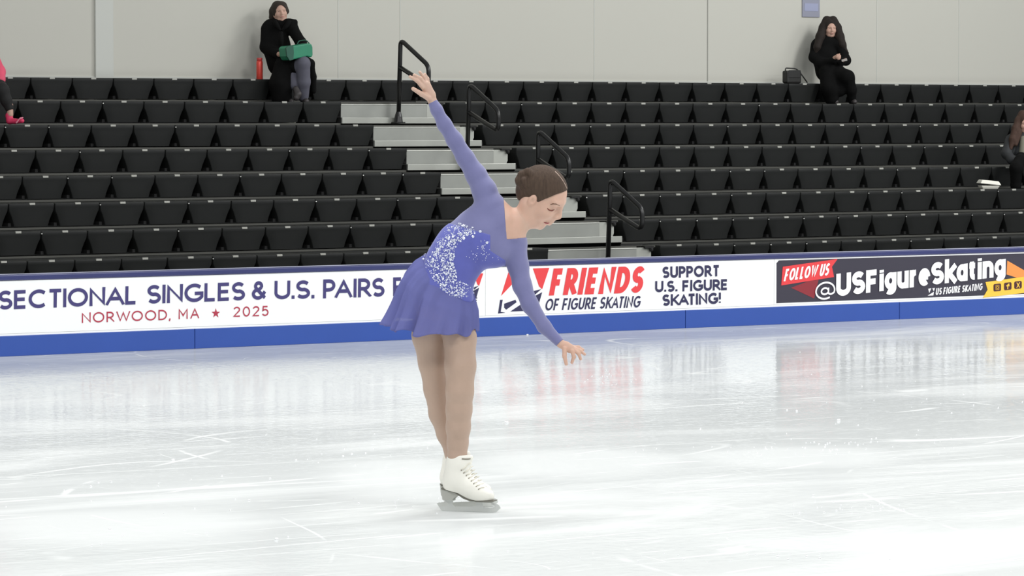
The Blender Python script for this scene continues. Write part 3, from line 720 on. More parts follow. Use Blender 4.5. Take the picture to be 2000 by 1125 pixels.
parts.append(region(Hs, 745, 385, 1062, 935, .0045))
parts.append(region(Hs, 780, 120, 985, 400, .0045, -.15, .12))
parts.append(region(Hs, 990, 560, 1160, 730, .003, 0, .25))
parts.append(region(Hs, 785, 125, 862, 212, .0022, -.08, .08))
parts.append(region(HD, 990, 310, 1130, 458, .0028, -.16, .2))
body = fmesh('body', parts, skin, fr, sk)
# tights
gl_ = J(0, 646, 0)[2]
p1 = region(LG, 745, 600, 1000, 935, .005, off=.002)
fmesh('tights', [p1], hosiery, fr, sk)
# dress: sheer yoke with sleeves, bodice, skirt
def uv(px, py): q = J(px, py, 0.05); return q[0], q[2]
def below(a, b):                              # signed distance, negative below the line a-b (a left of b)
    (x0, y0), (x1, y1) = uv(*a), uv(*b); L = math.hypot(x1-x0, y1-y0); nx, ny = -(y1-y0)/L, (x1-x0)/L
    return lambda u, v: (u-x0)*nx+(v-y0)*ny
bl1 = below((876, 436), (956, 457)); bl3 = below((960, 490), (996, 514)); blw = below((822, 548), (926, 600))
nk0 = below((984, 390), (990, 467)); nk1 = below((990, 467), (1024, 464))
xs_ = uv(958, 460)[0]
TN = Field(); TN.P = list(T.P)
C(TN, [(1012, 430, 0, 18), (994, 452, .01, 22)], .03); C(TN, [(1030, 424, .01, 17), (1004, 458, .03, 15)], .03)
def dress_cut(u, w, v):
    # neck opening
    n = np.maximum(nk0(u, v)*-1, -nk1(u, v)) if False else np.maximum(-(nk0r(u, v)), -nk1(u, v))
    r = np.minimum(1e9, -n)
    c1 = J(829, 169, 0); c2 = J(1116, 693, .14)
    h1 = 34.5/S-np.sqrt((u-c1[0])**2+(w-c1[1])**2+(v-c1[2])**2); h2 = 33.5/S-np.sqrt((u-c2[0])**2+(w-c2[1])**2+(v-c2[2])**2)
    return np.maximum.reduce([r, h1, h2, -blw(u, v)])
def nk0r(u, v):                               # positive to the right of the neckline's left edge
    (x0, y0), (x1, y1) = uv(984, 390), uv(990, 467); L = math.hypot(x1-x0, y1-y0); return (u-x0)*((y0-y1)/L)+(v-y0)*((x1-x0)/L)
M['yoke'] = mat('sheer violet mesh fabric', lin((112, 113, 156)), .75, noise=.04, nscale=50, bump=.1, bscale=900, sheen=.3)
M['bodice'] = mat('blue violet stretch velvet', lin((86, 92, 172)), .6, noise=.10, nscale=25, sheen=.3)
yp = []
for a in ((745, 150, 1062, 640, .0045, -.2, .2), (985, 560, 1160, 730, .003, 0, .25)):
    g = region(TN, *a[:4], a[4], a[5], a[6], off=.0035); yp.append(cut_grid(*g, dress_cut))
fmesh('sleeves_and_yoke', yp, M['yoke'], fr, sk)
g = region(T, 745, 385, 1040, 660, .0045, -.3, .3, off=.0065)
g = cut_grid(*g, lambda u, w, v: np.maximum.reduce([bl1(u, v), u-uv(988, 500)[0], np.minimum(u-xs_, bl3(u, v)), -blw(u, v), u-uv(1000, 500)[0], np.where(v < uv(991, 519)[1], u-uv(991, 500)[0], -1.0)]))
bod = fmesh('bodice', [g], M['bodice'], fr, sk)
# skirt
def chiffon():
    m = bpy.data.materials.new('violet chiffon'); m.use_nodes = True; nt = m.node_tree; N = nt.nodes; N.clear()
    o = N.new('ShaderNodeOutputMaterial'); d = N.new('ShaderNodeBsdfDiffuse'); t = N.new('ShaderNodeBsdfTranslucent'); a = N.new('ShaderNodeBsdfTransparent')
    cc = lin((130, 134, 192)); d.inputs[0].default_value = (*cc, 1); t.inputs[0].default_value = (*lin((130, 134, 196)), 1)
    m1 = N.new('ShaderNodeMixShader'); m1.inputs[0].default_value = .35; m2 = N.new('ShaderNodeMixShader'); m2.inputs[0].default_value = .2
    nt.links.new(d.outputs[0], m1.inputs[1]); nt.links.new(t.outputs[0], m1.inputs[2]); nt.links.new(m1.outputs[0], m2.inputs[1]); nt.links.new(a.outputs[0], m2.inputs[2]); nt.links.new(m2.outputs[0], o.inputs[0]); return m
Lp = [(829, 505), (806, 518), (788, 540), (779, 562), (771, 588), (762, 612), (752, 634)]
Rp = [(926, 579), (931, 592), (934, 604), (934, 614), (934, 623), (934, 632), (933, 641)]
dep = [.104, .128, .15, .16, .17, .178, .186]; dr = [27, 27, 26, 24, 21, 18, 17]
cph_ = math.cos
rings = []; NS = 200; NR = 26
for i in range(NR+1):
    t = i/NR*6; a = min(5, int(t)); f = t-a
    lp = [Lp[a][c]*(1-f)+Lp[a+1][c]*f for c in (0, 1)]; rp_ = [Rp[a][c]*(1-f)+Rp[a+1][c]*f for c in (0, 1)]
    de = dep[a]*(1-f)+dep[a+1]*f; dd_ = dr[a]*(1-f)+dr[a+1]*f; s_ = i/NR
    ring = []
    for j in range(NS):
        ph = 2*PI*j/NS; am = .014+.062*s_**1.1*(1.0 if cph_(ph) > -.2 else 1.3)
        rad = 1+am*(math.sin(11*ph+1.1*s_)+.6*math.sin(17*ph+1.3)+.5*math.sin(5*ph+.4)+.35*math.sin(29*ph+2*s_))
        fl = 3.5*s_**3*math.sin(7*ph+2)+3*s_**3*math.sin(11*ph)
        cx, cy = (lp[0]+rp_[0])/2, (lp[1]+rp_[1])/2; hx, hy = (rp_[0]-lp[0])/2, (rp_[1]-lp[1])/2
        cph, sph = math.cos(ph), math.sin(ph); cph = math.copysign(abs(cph)**.85, cph); sph = math.copysign(abs(sph)**.85, sph)
        left = max(0, -cph)
        px = cx+hx*cph*(rad if cph < 0 else 1+.25*(rad-1)); py = cy+hy*cph+dd_*sph+fl+left**3*s_**2*6*math.sin(4*ph)
        ring.append(J(px, py, de*sph*rad-.01))
    rings.append([fr.loc(p) for p in ring])
skm = MB().loft(rings, cap=False).build('skirt', chiffon(), sk, smooth=True)
so = skm.modifiers.new('thickness', 'SOLIDIFY'); so.thickness = .0015
# rhinestones on the waist
band = [(872, 446), (900, 434), (925, 444), (930, 458), (908, 462), (888, 484), (887, 520), (895, 545), (912, 556), (926, 560), (927, 574), (905, 583), (880, 580), (862, 565), (846, 545), (832, 522), (822, 502), (836, 490), (850, 468)]
def inside(x, y, poly):
    r = False; n = len(poly)
    for i in range(n):
        x0, y0 = poly[i]; x1, y1 = poly[(i+1) % n]
        if (y0 > y) != (y1 > y) and x < (x1-x0)*(y-y0)/(y1-y0)+x0: r = not r
    return r
rr_ = random.Random(11); st = MB(); big = 0; TB = Field(); TB.P = T.P
skirt_field = None
def stone(px, py, r):
    p = fr.loc(hit(fr, TB, px, py, .0085, .3, -.2)); n = 5; up = Vector((.3*(rr_.random()-.5), -1, .3*(rr_.random()-.3))).normalized(); a = up.orthogonal().normalized(); b = up.cross(a)
    ph = rr_.random()*6; rg = [p+(a*math.cos(ph+2*PI*k/n)+b*math.sin(ph+2*PI*k/n))*r for k in range(n)]; tp = [p+up*r*.28+(q-p)*.5 for q in rg]
    st.add(rg+tp, [(k, (k+1) % n, n+(k+1) % n, n+k) for k in range(n)]+[tuple(range(n, 2*n))])
cnt = 0
while cnt < 1250:
    x, y = rr_.uniform(815, 935), rr_.uniform(430, 590)
    if inside(x, y, band): stone(x, y, rr_.choice((.6, .6, .7, .7, .8, .9, 1.0, 1.2, 1.5, 2.1))/S); cnt += 1
for x, y in ((851, 497), (880, 507), (869, 521), (876, 478), (906, 466), (924, 462), (951, 474), (938, 452), (905, 441), (889, 446)): stone(x, y, 2.9/S)
for _ in range(70):
    x, y = rr_.gauss(948, 14), rr_.gauss(490, 14)
    if x < 992 and bl3(*uv(x, y)) < -.005 or x < 956: stone(x, y, .75/S)
M['stone'] = mat('crystal rhinestone', lin((232, 236, 250)), .15, .35)
so_ = st.build('rhinestones', M['stone'], bod); so_['kind'] = 'stuff'
# face marks
def stroke(field, pts, r, m, name, lift=.0005, par=None):
    P = [fr.loc(hit(fr, field, x, y, lift)) for x, y in pts]; return MB().tube(P, [q/S for q in r], 6).build(name, m, par or sk, smooth=True)
stroke(HD, [(1075, 399.5), (1080, 398), (1086, 398.5), (1093, 401.5)], [.6, 1.1, 1.1, .5], M['brow'], 'eyebrow')
stroke(HD, [(1069, 407), (1073, 410.5), (1078, 411.5), (1083, 409.5)], [.7, 1.4, 1.4, .7], M['lash'], 'eyelid')
stroke(HD, [(1062.5, 434.5), (1066, 435.5), (1070, 436), (1073, 435)], [.8, 1.6, 1.7, .9], M['lip'], 'lips')
# hair
HR = Field(); S_ = hd.s
HR.ell(hd.p(.004, 0, .003), np.array((.0915, .074, .0845))*S_, hd.M, .01)
HR.ell(hd.p(-.035, 0, -.025), np.array((.045, .055, .058))*S_, hd.M, .03)
for a in ([(1030, 348, .03, 15), (1020, 354, .03, 14)], [(1022, 364, .05, 8), (1014, 352, .05, 8), (1019, 341, .05, 8)], [(1019, 340, .04, 7), (1031, 336, .05, 8), (1041, 343, .06, 8)], [(1024, 352, .075, 7), (1030, 362, .07, 7)]): C(HR, a, .006)
ax, D = HR.grid(*[np.array(v) for v in ((J(990, 470, 0)[0], -.18, J(0, 470, 0)[2]), (J(1135, 0, 0)[0], .2, J(0, 300, 0)[2]))], .003)
def hair_cut(u, w, v):
    q = np.stack([u, w, v], -1)-hd.c; f = q@hd.f/S_; r_ = q@hd.r/S_; z = q@hd.u/S_
    return ((.052+(f-.085)*.82)-z-.35*np.maximum(0, np.abs(r_)-.05)*(f > .012)-.85*np.clip(-f-.012, 0, .05)-.020*np.exp(-((f-.020)/.017)**2)+.22*np.maximum(0, f-.045))*S_*.62
g = cut_grid(ax, D, hair_cut)
hair = fmesh('hair', [g], hair_mat('brown hair', lin((50, 39, 33)), lin((92, 75, 62))), fr, sk)
P = [fr.loc(hit(fr, HR, x, y, -.0006)) for x, y in ((1084, 335), (1091, 342), (1098, 351), (1104, 361), (1107, 368))]
MB().tube(P, .9/S, 5).build('parting', mat('scalp', lin((206, 182, 166)), .7), hair, smooth=True)

# ---------------------------------------------------------------- skates
M['boot'] = mat('white skate leather', lin((236, 234, 224)), .45, noise=.02, nscale=20)
M['heel'] = mat('grey heel', lin((176, 176, 168)), .5); M['steel'] = mat('blade steel', lin((212, 214, 210)), .35, .3); M['lace'] = mat('skate lace', lin((222, 218, 204)), .8); M['sole'] = mat('sole edge', lin((110, 108, 98)), .6)
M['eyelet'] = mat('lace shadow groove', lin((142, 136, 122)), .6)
def skate(dx, w0, w1, name, cut_top=.32):
    def q(px, z, dw=0.0):
        w = w0+(px-866)/109*(w1-w0)+dw; p = J(px+dx, 998, w); p = p.copy(); p[2] = z; return p
    e = MB()
    bt = Field(); A = np.array
    ang = q(975, 0)-q(866, 0); fa = ang/np.linalg.norm(ang); sd = A((-fa[1], fa[0], 0))
    def c(pts, k=.02, fl=.8):
        P = [(q(x, z), r/S) for x, z, r in pts]
        for (p, ra), (p2, rb_) in zip(P[:-1], P[1:]): bt.cone(p, p2, ra, rb_, k, '+', (sd, fl))
    c([(896, .262, 23), (895, .235, 24), (892, .18, 24), (890, .145, 24)], .02, .82)
    c([(886, .150, 21), (887, .125, 20)], .02, .85)
    c([(899, .15, 22), (915, .12, 20), (935, .092, 16.5), (952, .082, 13.5)], .025, .95)
    c([(912, .25, 9), (916, .272, 8)], .012, 1.2)
    lo = np.minimum(q(850, 0), q(990, 0))-A((.03, .10, 0)); hi = np.maximum(q(850, 0), q(990, 0))+A((.03, .10, .33)); lo[2] = .03
    ax, D = bt.grid(lo, hi, .0035)
    def cutf(u, w, v):
        t = ((u-q(866, 0)[0])*fa[0]+(w-q(866, 0)[1])*fa[1])/np.linalg.norm(ang)      # 0 heel .. 1 toe
        sole = np.interp(np.clip(t, -.2, 1.2), [-.2, 0, .30, .48, .62, 1.2], [.118, .116, .096, .066, .060, .063])
        return np.maximum(sole-v, v-(.285+.0*t))
    b = fmesh(name, [cut_grid(ax, D, cutf)], M['boot'], fr, sk)
    def slab(poly, th, nm, m, par):
        P = [q(x, z) for x, z in poly]; V0 = [fr.loc(p+sd*th/2) for p in P]; ex = fr.loc(-sd*th)
        return MB().prism(V0, Vector(ex)).build(nm, m, par)
    slab([(865, .117), (880, .111), (895, .098), (904, .088), (900, .084), (893, .078), (888, .066), (886, .058), (867, .059)], .052, 'heel', M['heel'], b)
    slab([(865, .119), (895, .101), (912, .074), (922, .063), (940, .060), (968, .063), (968, .058), (940, .055), (920, .057), (908, .068), (893, .094), (865, .113)], .060, 'sole', M['sole'], b)
    slab([(858, .020), (862, .004), (872, .0005), (962, .0005), (971, .004), (973, .012), (978, .024), (974, .040), (962, .050), (958, .044), (966, .036), (966, .028), (958, .022), (944, .026), (941, .055), (929, .055), (931, .032), (920, .027), (888, .024), (883, .036), (886, .058), (871, .058), (875, .036), (871, .025), (862, .024)], .005, 'blade', M['steel'], b)
    slab([(926, .058), (966, .060), (962, .050), (930, .050)], .030, 'toe_plate', M['heel'], b)
    slab([(868, .060), (888, .060), (888, .054), (868, .054)], .034, 'heel_plate', M['steel'], b)
    # laces: zigzag over the front
    BF = bt
    for k in range(8):
        t = k/7; x = 917-dx*0+ t*30; y = 905+t*46
        xa_, ya_ = 903+t*34, 915+t*37
        pts = [hit(fr, BF, xx+dx, yy, .0022, .3, -.4) for xx, yy in ((xa_-1, ya_+2), (xa_+4, ya_), (x-2, y+1), (x+2, y-1))]
        MB().tube([fr.loc(p) for p in pts], 1.15/S, 6).build('lace', M['lace'], b, smooth=True)
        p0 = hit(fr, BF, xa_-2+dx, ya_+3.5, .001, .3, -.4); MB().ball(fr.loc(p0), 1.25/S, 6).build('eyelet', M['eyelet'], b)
    if cut_top == .32:
        P_ = [fr.loc(hit(fr, BF, xx+dx, yy, .0012, .3, -.4)) for xx, yy in ((902, 896), (908, 896.5), (914, 896.5), (919, 896))]
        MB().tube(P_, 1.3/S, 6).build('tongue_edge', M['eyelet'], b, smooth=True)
    return b
skate(0, .0, .085, 'skate_boot'); skate(-5, -.185, -.215, 'skate_boot', .3)

# ---------------------------------------------------------------- spectators
def spectator(base, label, trunk, coat_m, head, hair_pts, hairm, limbs, others, hair_ell=1.12, h=.008, coat_name='coat', skin_m=None, cut_hair=.02):
    f2 = Frame(base); s2 = f2.S; r2 = f2.root('person'); tag(r2, label, 'person', 'spectators on the bleachers')
    def CC(F_, pts, k=.03):
        P = [(f2.J(a, b, w), r/s2) for a, b, w, r in pts]
        for (p, ra), (q, rb_) in zip(P[:-1], P[1:]): F_.cone(p, q, ra, rb_, k)
    def gr(F_, hh, off=0.0):
        lo, hi = F_.bounds(); return F_.grid(lo-.02, hi+.02, hh, off)
    (hx, hy, hw), Fv, Uv, sc = head
    hdd = Head(f2.J(hx, hy, hw), Fv, Uv, sc); B = Field(); hdd.add(B)
    CC(B, limbs[0], .02)
    inner = Field()
    for pts in trunk: CC(inner, [(a, b, w, r*.8) for a, b, w, r in pts])
    for pts in limbs[1:]: CC(inner, pts, .01)
    cf = Field()
    for pts in trunk: CC(cf, pts)
    fmesh('body', [gr(B, .0045), gr(inner, h)], skin_m or skin2, f2, r2)
    fmesh(coat_name, [gr(cf, h)], coat_m, f2, r2)
    hf = Field(); hf.ell(hdd.p(-.012, 0, .006), np.array((.100, .082, .094))*sc*hair_ell, hdd.M, .02)
    nh = len(hf.P)
    for pts in hair_pts: CC(hf, pts, .02)
    ax, D = gr(hf, .006)
    def hc(u, w, v):
        q = np.stack([u, w, v], -1)-hdd.c; f = q@hdd.f/sc; r_ = q@hdd.r/sc; z = q@hdd.u/sc
        face = np.sqrt(((f-.10)/.080)**2+(r_/.066)**2+((z+.045)/.102)**2)
        return (1-face)*.05
    fmesh('hair', [cut_grid(ax, D, hc)], hairm, f2, r2)
    fp = lambda f, r, u: f2.loc(hdd.p(f, r, u))
    MB().tube([fp(.090, -.018, -.081), fp(.098, 0, -.079), fp(.090, .018, -.081)], [.003*sc, .006*sc, .003*sc], 6).build('lips', M['lip'], r2, smooth=True)
    for q_ in (-1, 1):
        MB().tube([fp(.086, q_*.014, .006), fp(.086, q_*.03, .011), fp(.074, q_*.046, .006)], .0035*sc, 5).build('eyebrow', M['brow2'], r2, smooth=True)
        MB().ball(fp(.083, q_*.031, -.018), (.008*sc, .005*sc, .005*sc), 6).build('eye', M['brow2'], r2, smooth=True)
    for nm, m, ptsl, k in others:
        of = Field()
        for pts in ptsl: CC(of, pts, k)
        fmesh(nm, [gr(of, h*.8)], m, f2, r2)
    return f2, r2
M['brow2'] = mat('dark brow', lin((52, 40, 36)), .7)
M['coat'] = mat('black wool coat', (.0055, .0055, .0055), .95, noise=.3, nscale=15, bump=.5, bscale=14, spec=.12); M['trouser'] = mat('grey trousers', lin((92, 92, 104)), .85, noise=.1, nscale=30)
M['shoe'] = mat('dark shoe', lin((60, 56, 56)), .5); M['hairblack'] = hair_mat('black hair', (.010, .008, .007), (.03, .022, .018)); M['hairdark'] = hair_mat('dark brown hair', (.022, .017, .014), (.05, .038, .03))
Y7 = Y0+7*DD; zf6 = HH+6*RR-SH-.014
FWa = (.60, .80, 0.0)
# woman with the green handbag
b0 = at(560, 200, Y7+.02); b0.z = zf6
fW, rW = spectator(b0, 'woman in black coat holding a green handbag on the top row against the wall',
  [[(544, 55, -.10, 17), (540, 90, -.08, 27), (548, 124, -.04, 26)], [(525, 54, -.08, 13), (570, 56, -.06, 12)], [(521, 58, -.06, 11.5), (519, 92, -.02, 11), (544, 106, .16, 9)],
   [(572, 58, -.04, 11.5), (588, 84, .06, 10.5), (594, 92, .14, 8.5)], [(549, 126, -.02, 22), (566, 130, .12, 19), (578, 128, .24, 15)], [(556, 131, .17, 21), (548, 165, .23, 22), (550, 190, .22, 20)],
   [(590, 117, .16, 13), (606, 124, .16, 8), (611, 150, .12, 6.5), (613, 178, .10, 5)], [(528, 48, -.08, 11), (545, 46, -.06, 9), (565, 46, -.04, 9), (576, 43, -.04, 5.5)]],
  M['coat'], ((546, 21, -.09), (.25, .92, .10), (-.16, -.08, 1), .94), [[(541, 12, -.12, 10), (534, 22, -.12, 8), (531, 34, -.13, 6)], [(552, 12, -.12, 9), (559, 22, -.13, 6)]], M['hairdark'],
  [[(549, 36, -.10, 9), (549, 50, -.10, 9)], [(596, 92, .16, 5), (600, 88, .20, 3.5)], [(545, 106, .2, 5), (555, 106, .24, 4)]],
  [('trousers', M['trouser'], [[(584, 128, .26, 14), (592, 124, .30, 13.5), (593, 160, .26, 13), (592, 188, .20, 11)], [(570, 136, .18, 14), (574, 165, .24, 11)]], .02),
   ('shoe', M['shoe'], [[(578, 174, .34, 6), (582, 184, .36, 7), (579, 191, .37, 6)], [(592, 194, .18, 7), (598, 198, .24, 6)]], .01), ('shoe', M['shoe'], [[(560, 196, .20, 7), (568, 199, .26, 6)]], .01)])
for p_ in ((534, 116, .05), (551, 104.5, .19), (554.5, 104, .20)):
    MB().ball(fW.loc(fW.J(*p_)), .009, 6).build('toggle', M['plate'], rW, smooth=True)
for pts in ([(536, 40, .04), (541, 50, .07), (548, 60, .09)], [(566, 40, .03), (560, 50, .06), (550, 60, .09)], [(549, 62, .11), (549, 80, .13), (550, 98, .14)]):
    MB().tube([fW.loc(fW.J(*p)) for p in pts], [.022, .026, .012], 8).build('lapel', M['coat'], rW, smooth=True)
e = empty('handbag', at(585, 118, Y7-.36)); tag(e, 'green leather handbag on the lap of the woman in the black coat', 'bag')
yb_ = e.location.y
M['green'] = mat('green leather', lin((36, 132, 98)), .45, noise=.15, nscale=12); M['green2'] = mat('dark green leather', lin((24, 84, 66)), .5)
P_ = [at(x, y, yb_) for x, y in fillet_px] if False else [at(x, y, yb_) for x, y in ((559, 94), (563, 90), (580, 88.5), (604, 84.5), (609, 86), (611, 92), (611.5, 108), (609, 112), (600, 110), (575, 116), (566, 118), (561, 110))]
MB().prism(P_, Vector((0, .15, 0))).build('bag_body', M['green'], e, world=True)
bev = e.children[0].modifiers.new('round', 'BEVEL'); bev.width = .012; bev.segments = 3
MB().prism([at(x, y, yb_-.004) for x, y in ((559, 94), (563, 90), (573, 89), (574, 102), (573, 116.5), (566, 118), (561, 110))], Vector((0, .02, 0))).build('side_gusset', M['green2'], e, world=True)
MB().tube(fillet([at(580, 89, yb_+.05), at(583, 80, yb_+.05), at(598, 78, yb_+.05), at(604, 85, yb_+.05)], .03), .006, 6).build('handle', M['green2'], e, smooth=True, world=True)
# bottle
bb = at(507, 152, Y7+.12); bb.z = HH+7*RR-.008
e = empty('water_bottle', bb); tag(e, 'tall red metal water bottle standing by the wall beside the woman in black coat', 'bottle')
hb = at(507, 113, Y7+.12).z-bb.z
def lathe(prof, n=20): return MB().loft([[Vector((r*math.cos(2*PI*k/n), r*math.sin(2*PI*k/n), z)) for k in range(n)] for r, z in prof])
lathe([(.030, 0), (.034, .006), (.034, hb*.8), (.030, hb*.86), (.024, hb*.88)]).build('bottle_body', mat('red metal', lin((228, 80, 68)), .3, .2), e, smooth=True)
lathe([(.026, hb*.875), (.030, hb*.89), (.030, hb*.985), (.026, hb)]).build('cap', mat('red cap', lin((200, 66, 66)), .4), e, smooth=True)
# woman with long hair
b0 = at(1622, 200, Y7+.02); b0.z = zf6
fR, rR = spectator(b0, 'woman with long dark hair and black clothes on the top row below the notice',
  [[(1617, 84, -.08, 16), (1612, 112, -.06, 25), (1615, 138, -.02, 22)], [(1600, 84, -.06, 12), (1636, 86, -.04, 12)], [(1594, 88, -.04, 10.5), (1590, 112, .0, 10), (1604, 124, .1, 9), (1628, 118, .22, 7)],
   [(1642, 92, -.02, 10), (1652, 118, .06, 9.5), (1642, 122, .2, 7)], [(1615, 138, 0, 21), (1638, 146, .18, 16), (1655, 150, .28, 14)], [(1655, 152, .28, 13), (1663, 175, .24, 10), (1664, 196, .17, 8)], [(1618, 142, .14, 18), (1620, 172, .23, 17), (1624, 192, .20, 14)],
   [(1655, 154, .22, 14), (1640, 175, .2, 14)]],
  M['coat'], ((1621, 54, -.08), (.22, .95, .04), (0.0, -.05, 1), .90), [[(1615, 40, -.12, 9), (1608, 54, -.08, 8.5), (1602, 72, -.02, 9), (1596, 92, .03, 7), (1593, 106, .03, 3)], [(1627, 40, -.12, 9), (1635, 54, -.09, 8.5), (1640, 72, -.03, 9), (1646, 88, .02, 7), (1652, 99, .03, 3), (1657, 104, .03, 1.5)], [(1618, 66, -.16, 14), (1620, 84, -.14, 14)]], M['hairblack'],
  [[(1622, 68, -.09, 7), (1621, 80, -.08, 8)], [(1630, 113, .24, 4), (1636, 110, .27, 4.2)], [(1636, 108, .29, 1.7), (1641, 109, .30, 1.5), (1639, 112, .31, 1.4)], [(1635, 110, .30, 1.7), (1641, 112, .305, 1.5), (1638, 114, .31, 1.4)], [(1634, 112, .30, 1.6), (1640, 114.5, .305, 1.5), (1637, 116, .31, 1.3)], [(1633, 113, .29, 1.5), (1638, 116.5, .30, 1.3)], [(1636, 107, .27, 1.7), (1640, 105.5, .29, 1.4)], [(1646, 119, .22, 3), (1652, 116, .24, 2.5)]],
  [('boot', M['shoe'], [[(1664, 196, .17, 6), (1669, 199, .22, 5)]], .01), ('boot', M['shoe'], [[(1624, 196, .18, 7), (1632, 199, .22, 6)]], .01)], hair_ell=1.1)
tag(MB().box(-.033, -.006, -.014, .033, .006, .014, .003).build('phone', mat('pale phone case', lin((170, 164, 158)), .4)), 'small pale phone in the hand of the long-haired woman in black', 'phone').location = fR.B+fR.U*fR.J(1649, 117.5, .27)[0]+fR.W*.275+Vector((0, 0, fR.J(1649, 117.5, .27)[2]))
bpy.data.objects['phone'].rotation_euler = (0, -.25, -TH)
# shoulder bag
bb = at(1547, 162, Y7+.10); bb.z = HH+7*RR+.001
e = empty('shoulder_bag', bb); tag(e, 'small black shoulder bag leaning on the wall left of the long-haired woman', 'bag')
M['bag'] = mat('black bag leather', (.014, .014, .013), .5); zb_ = lambda py: at(1547, py, Y7+.10).z-bb.z
MB().box(-.115, -.05, 0, .105, .05, zb_(138), .02).build('bag_body', M['bag'], e)
MB().box(-.095, -.056, zb_(152), .085, -.046, zb_(137), .004).build('flap', mat('bag flap', (.02, .02, .019), .4), e)
MB().tube(fillet([(-.10, 0, zb_(142)), (-.105, 0, zb_(133)), (.06, 0, zb_(134)), (.115, 0, zb_(140)), (.20, -.04, .01)], .03), .008, 6).build('strap', M['bag'], e, smooth=True)
# person in the pink jacket, mostly outside the frame
Y6 = Y0+6*DD
b0 = at(-20, 243, Y6-.1); b0.z = HH+5*RR-.005
M['pink'] = mat('pink jacket', lin((226, 84, 112)), .7, noise=.1, nscale=12); M['pinkshoe'] = mat('pink shoe', lin((214, 54, 96)), .6, noise=.2, nscale=25); M['legging'] = mat('black leggings', (.008, .008, .008), .8)
spectator(b0, 'person in pink jacket and black leggings at the left edge, mostly out of view',
  [[(-34, 105, -.10, 20), (-32, 150, -.05, 27), (-28, 172, 0, 27)], [(-52, 108, -.08, 13), (-16, 110, -.06, 13)], [(-14, 114, -.04, 13), (-2, 140, .04, 12), (0, 155, .12, 11)], [(-55, 112, -.04, 13), (-50, 145, .04, 12), (-30, 152, .15, 9)]],
  M['pink'], ((-30, 66, -.08), (.3, .9, 0), (0, 0, 1), .92), [[(-44, 60, -.12, 8), (-46, 85, -.1, 7)]], M['hairdark'],
  [[(-30, 80, -.09, 8), (-31, 95, -.08, 9)], [(19, 205, .26, 6.5), (20, 224, .27, 6)]],
  [('leggings', M['legging'], [[(-26, 172, .0, 22), (-2, 172, .18, 16), (4, 176, .26, 13.5), (12, 196, .26, 11), (18, 211, .26, 8.5)], [(-40, 172, 0, 20), (-20, 176, .24, 14), (-22, 215, .25, 9)]], .02),
   ('shoe', M['pinkshoe'], [[(18, 226, .26, 7.5), (19, 236, .27, 6.5), (30, 237, .30, 5), (43, 236, .36, 4.5)]], .012), ('shoe', M['pinkshoe'], [[(-22, 228, .26, 8), (-8, 236, .34, 6)]], .012),
   ('shoe_strap', mat('pale pink strap', lin((236, 150, 170)), .6), [[(32, 240, .35, 1.8), (40, 231, .36, 1.8), (44, 230, .36, 1.8)]], .004)])
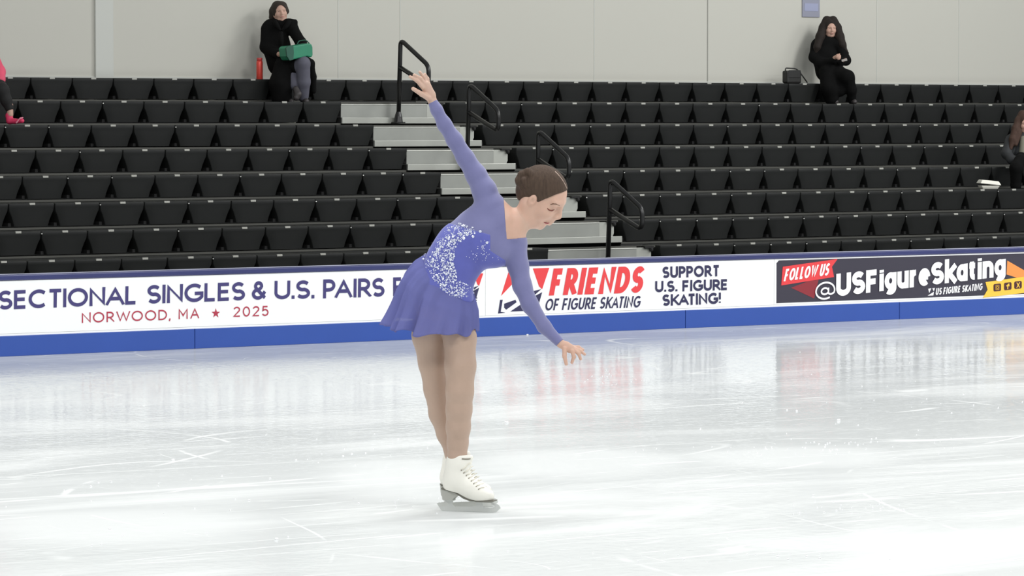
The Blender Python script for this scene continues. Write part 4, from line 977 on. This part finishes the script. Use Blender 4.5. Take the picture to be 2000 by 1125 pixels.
# person at the right edge
Y3 = Y0+3*DD
b0 = at(1985, 385, Y3-.1); b0.z = HH+2*RR-SH-.014
M['jacket'] = mat('charcoal jacket', lin((40, 42, 44)), .75, noise=.5, nscale=10, bump=.4, bscale=14); M['shirt'] = mat('beige top', lin((120, 118, 104)), .8); M['hairred'] = hair_mat('auburn hair', lin((50, 38, 32)), lin((84, 62, 52)))
spectator(b0, 'person in dark jacket with long brown hair seated at the right edge of the photo',
  [[(2000, 268, -.06, 14), (1998, 300, -.04, 24), (2002, 300, 0, 21)], [(1978, 272, -.04, 12), (2020, 272, -.04, 12)], [(1973, 276, -.02, 11), (1966, 300, .06, 10), (1976, 312, .16, 8.5), (1996, 314, .24, 7)], [(2024, 276, -.02, 12), (2026, 305, .1, 10), (2006, 318, .24, 8)]],
  M['jacket'], ((2002, 238, -.05), (.1, .95, -.12), (0, .1, 1), .92), [[(1997, 224, -.08, 9), (1990, 236, -.05, 8), (1984, 252, .0, 8), (1978, 272, .05, 7), (1974, 290, .08, 3.5)], [(1990, 258, .02, 7), (1984, 282, .08, 4)], [(2007, 224, -.08, 9), (2015, 240, -.06, 8), (2020, 262, -.04, 7)]], M['hairred'],
  [[(2002, 252, -.05, 7), (2001, 264, -.05, 8)], [(1998, 318, .27, 4.5), (2004, 320, .30, 4)]],
  [('shirt', M['shirt'], [[(1999, 272, .03, 7), (1999, 300, .10, 9)]], .01), ('trousers', M['coat'], [[(2000, 306, 0, 15), (1992, 314, .26, 11), (1985, 328, .34, 13), (1984, 362, .30, 10), (1984, 384, .26, 8)], [(2008, 306, 0, 14), (2014, 315, .26, 11), (2016, 328, .34, 13), (2014, 384, .26, 8)]], .02),
   ('shoe', M['shoe'], [[(1984, 388, .26, 6), (1989, 392, .32, 5)]], .01), ('shoe', M['shoe'], [[(2014, 388, .26, 6), (2019, 392, .32, 5)]], .01)])
# takeaway box on the third lowest row
Y2 = Y0+2*DD; bb = at(1931, 371, Y2+.14); bb.z = HH+2*RR+.001
e = empty('takeaway_box', bb, -.5); tag(e, 'white clamshell takeaway box, lid ajar, on a seat near the right edge', 'box')
M['foam'] = mat('white foam', lin((236, 234, 222)), .7)
def tray(z0, z1, w0, w1, tilt=0, inv=False):
    rg = []
    for z, w in ((z0, w0), (z1, w1)): rg.append([Vector((sx*w, sy*w*.85, z+tilt*sx*w)) for sx, sy in ((-1, -1), (1, -1), (1, 1), (-1, 1))])
    return MB().loft(rg)
m_ = tray(0, .038, .085, .105).build('tray', M['foam'], e); m_.modifiers.new('r', 'BEVEL').width = .006
m_ = tray(.052, .095, .118, .095, -.10).build('lid', M['foam'], e); m_.modifiers.new('r', 'BEVEL').width = .006
# ice shavings
rs2 = random.Random(3); ch = MB()
def chip(px, py, r):
    g_ = ground(px, py); ch.ball(g_+Vector((0, 0, r*.3)), (r, r*rs2.uniform(.6, 1), r*.6), 4)
for px, py, n, sx, sy in ((1200, 740, 26, 40, 8), (1640, 870, 30, 90, 10), (1640, 990, 30, 60, 10), (840, 985, 24, 60, 8), (1420, 1085, 26, 200, 6), (300, 990, 26, 200, 40), (700, 880, 22, 120, 30), (1750, 790, 30, 180, 40), (1500, 875, 30, 120, 9)):
    for _ in range(n): chip(rs2.gauss(px, sx), rs2.gauss(py, sy), rs2.choice((.004, .005, .007)))
for px, py, r in ((1638, 822, .016), (990, 826, .014), (338, 900, .013), (1030, 654.5, .014), (1556, 803, .010), (1537, 801, .008), (540, 1054, .012)): chip(px, py, r)
M['snow'] = mat('ice shavings', (.93, .94, .94), .6)
tag(ch.build('ice_shavings', M['snow'], smooth=True), 'scattered white ice chips lying on the rink surface', 'ice chips', kind='stuff')
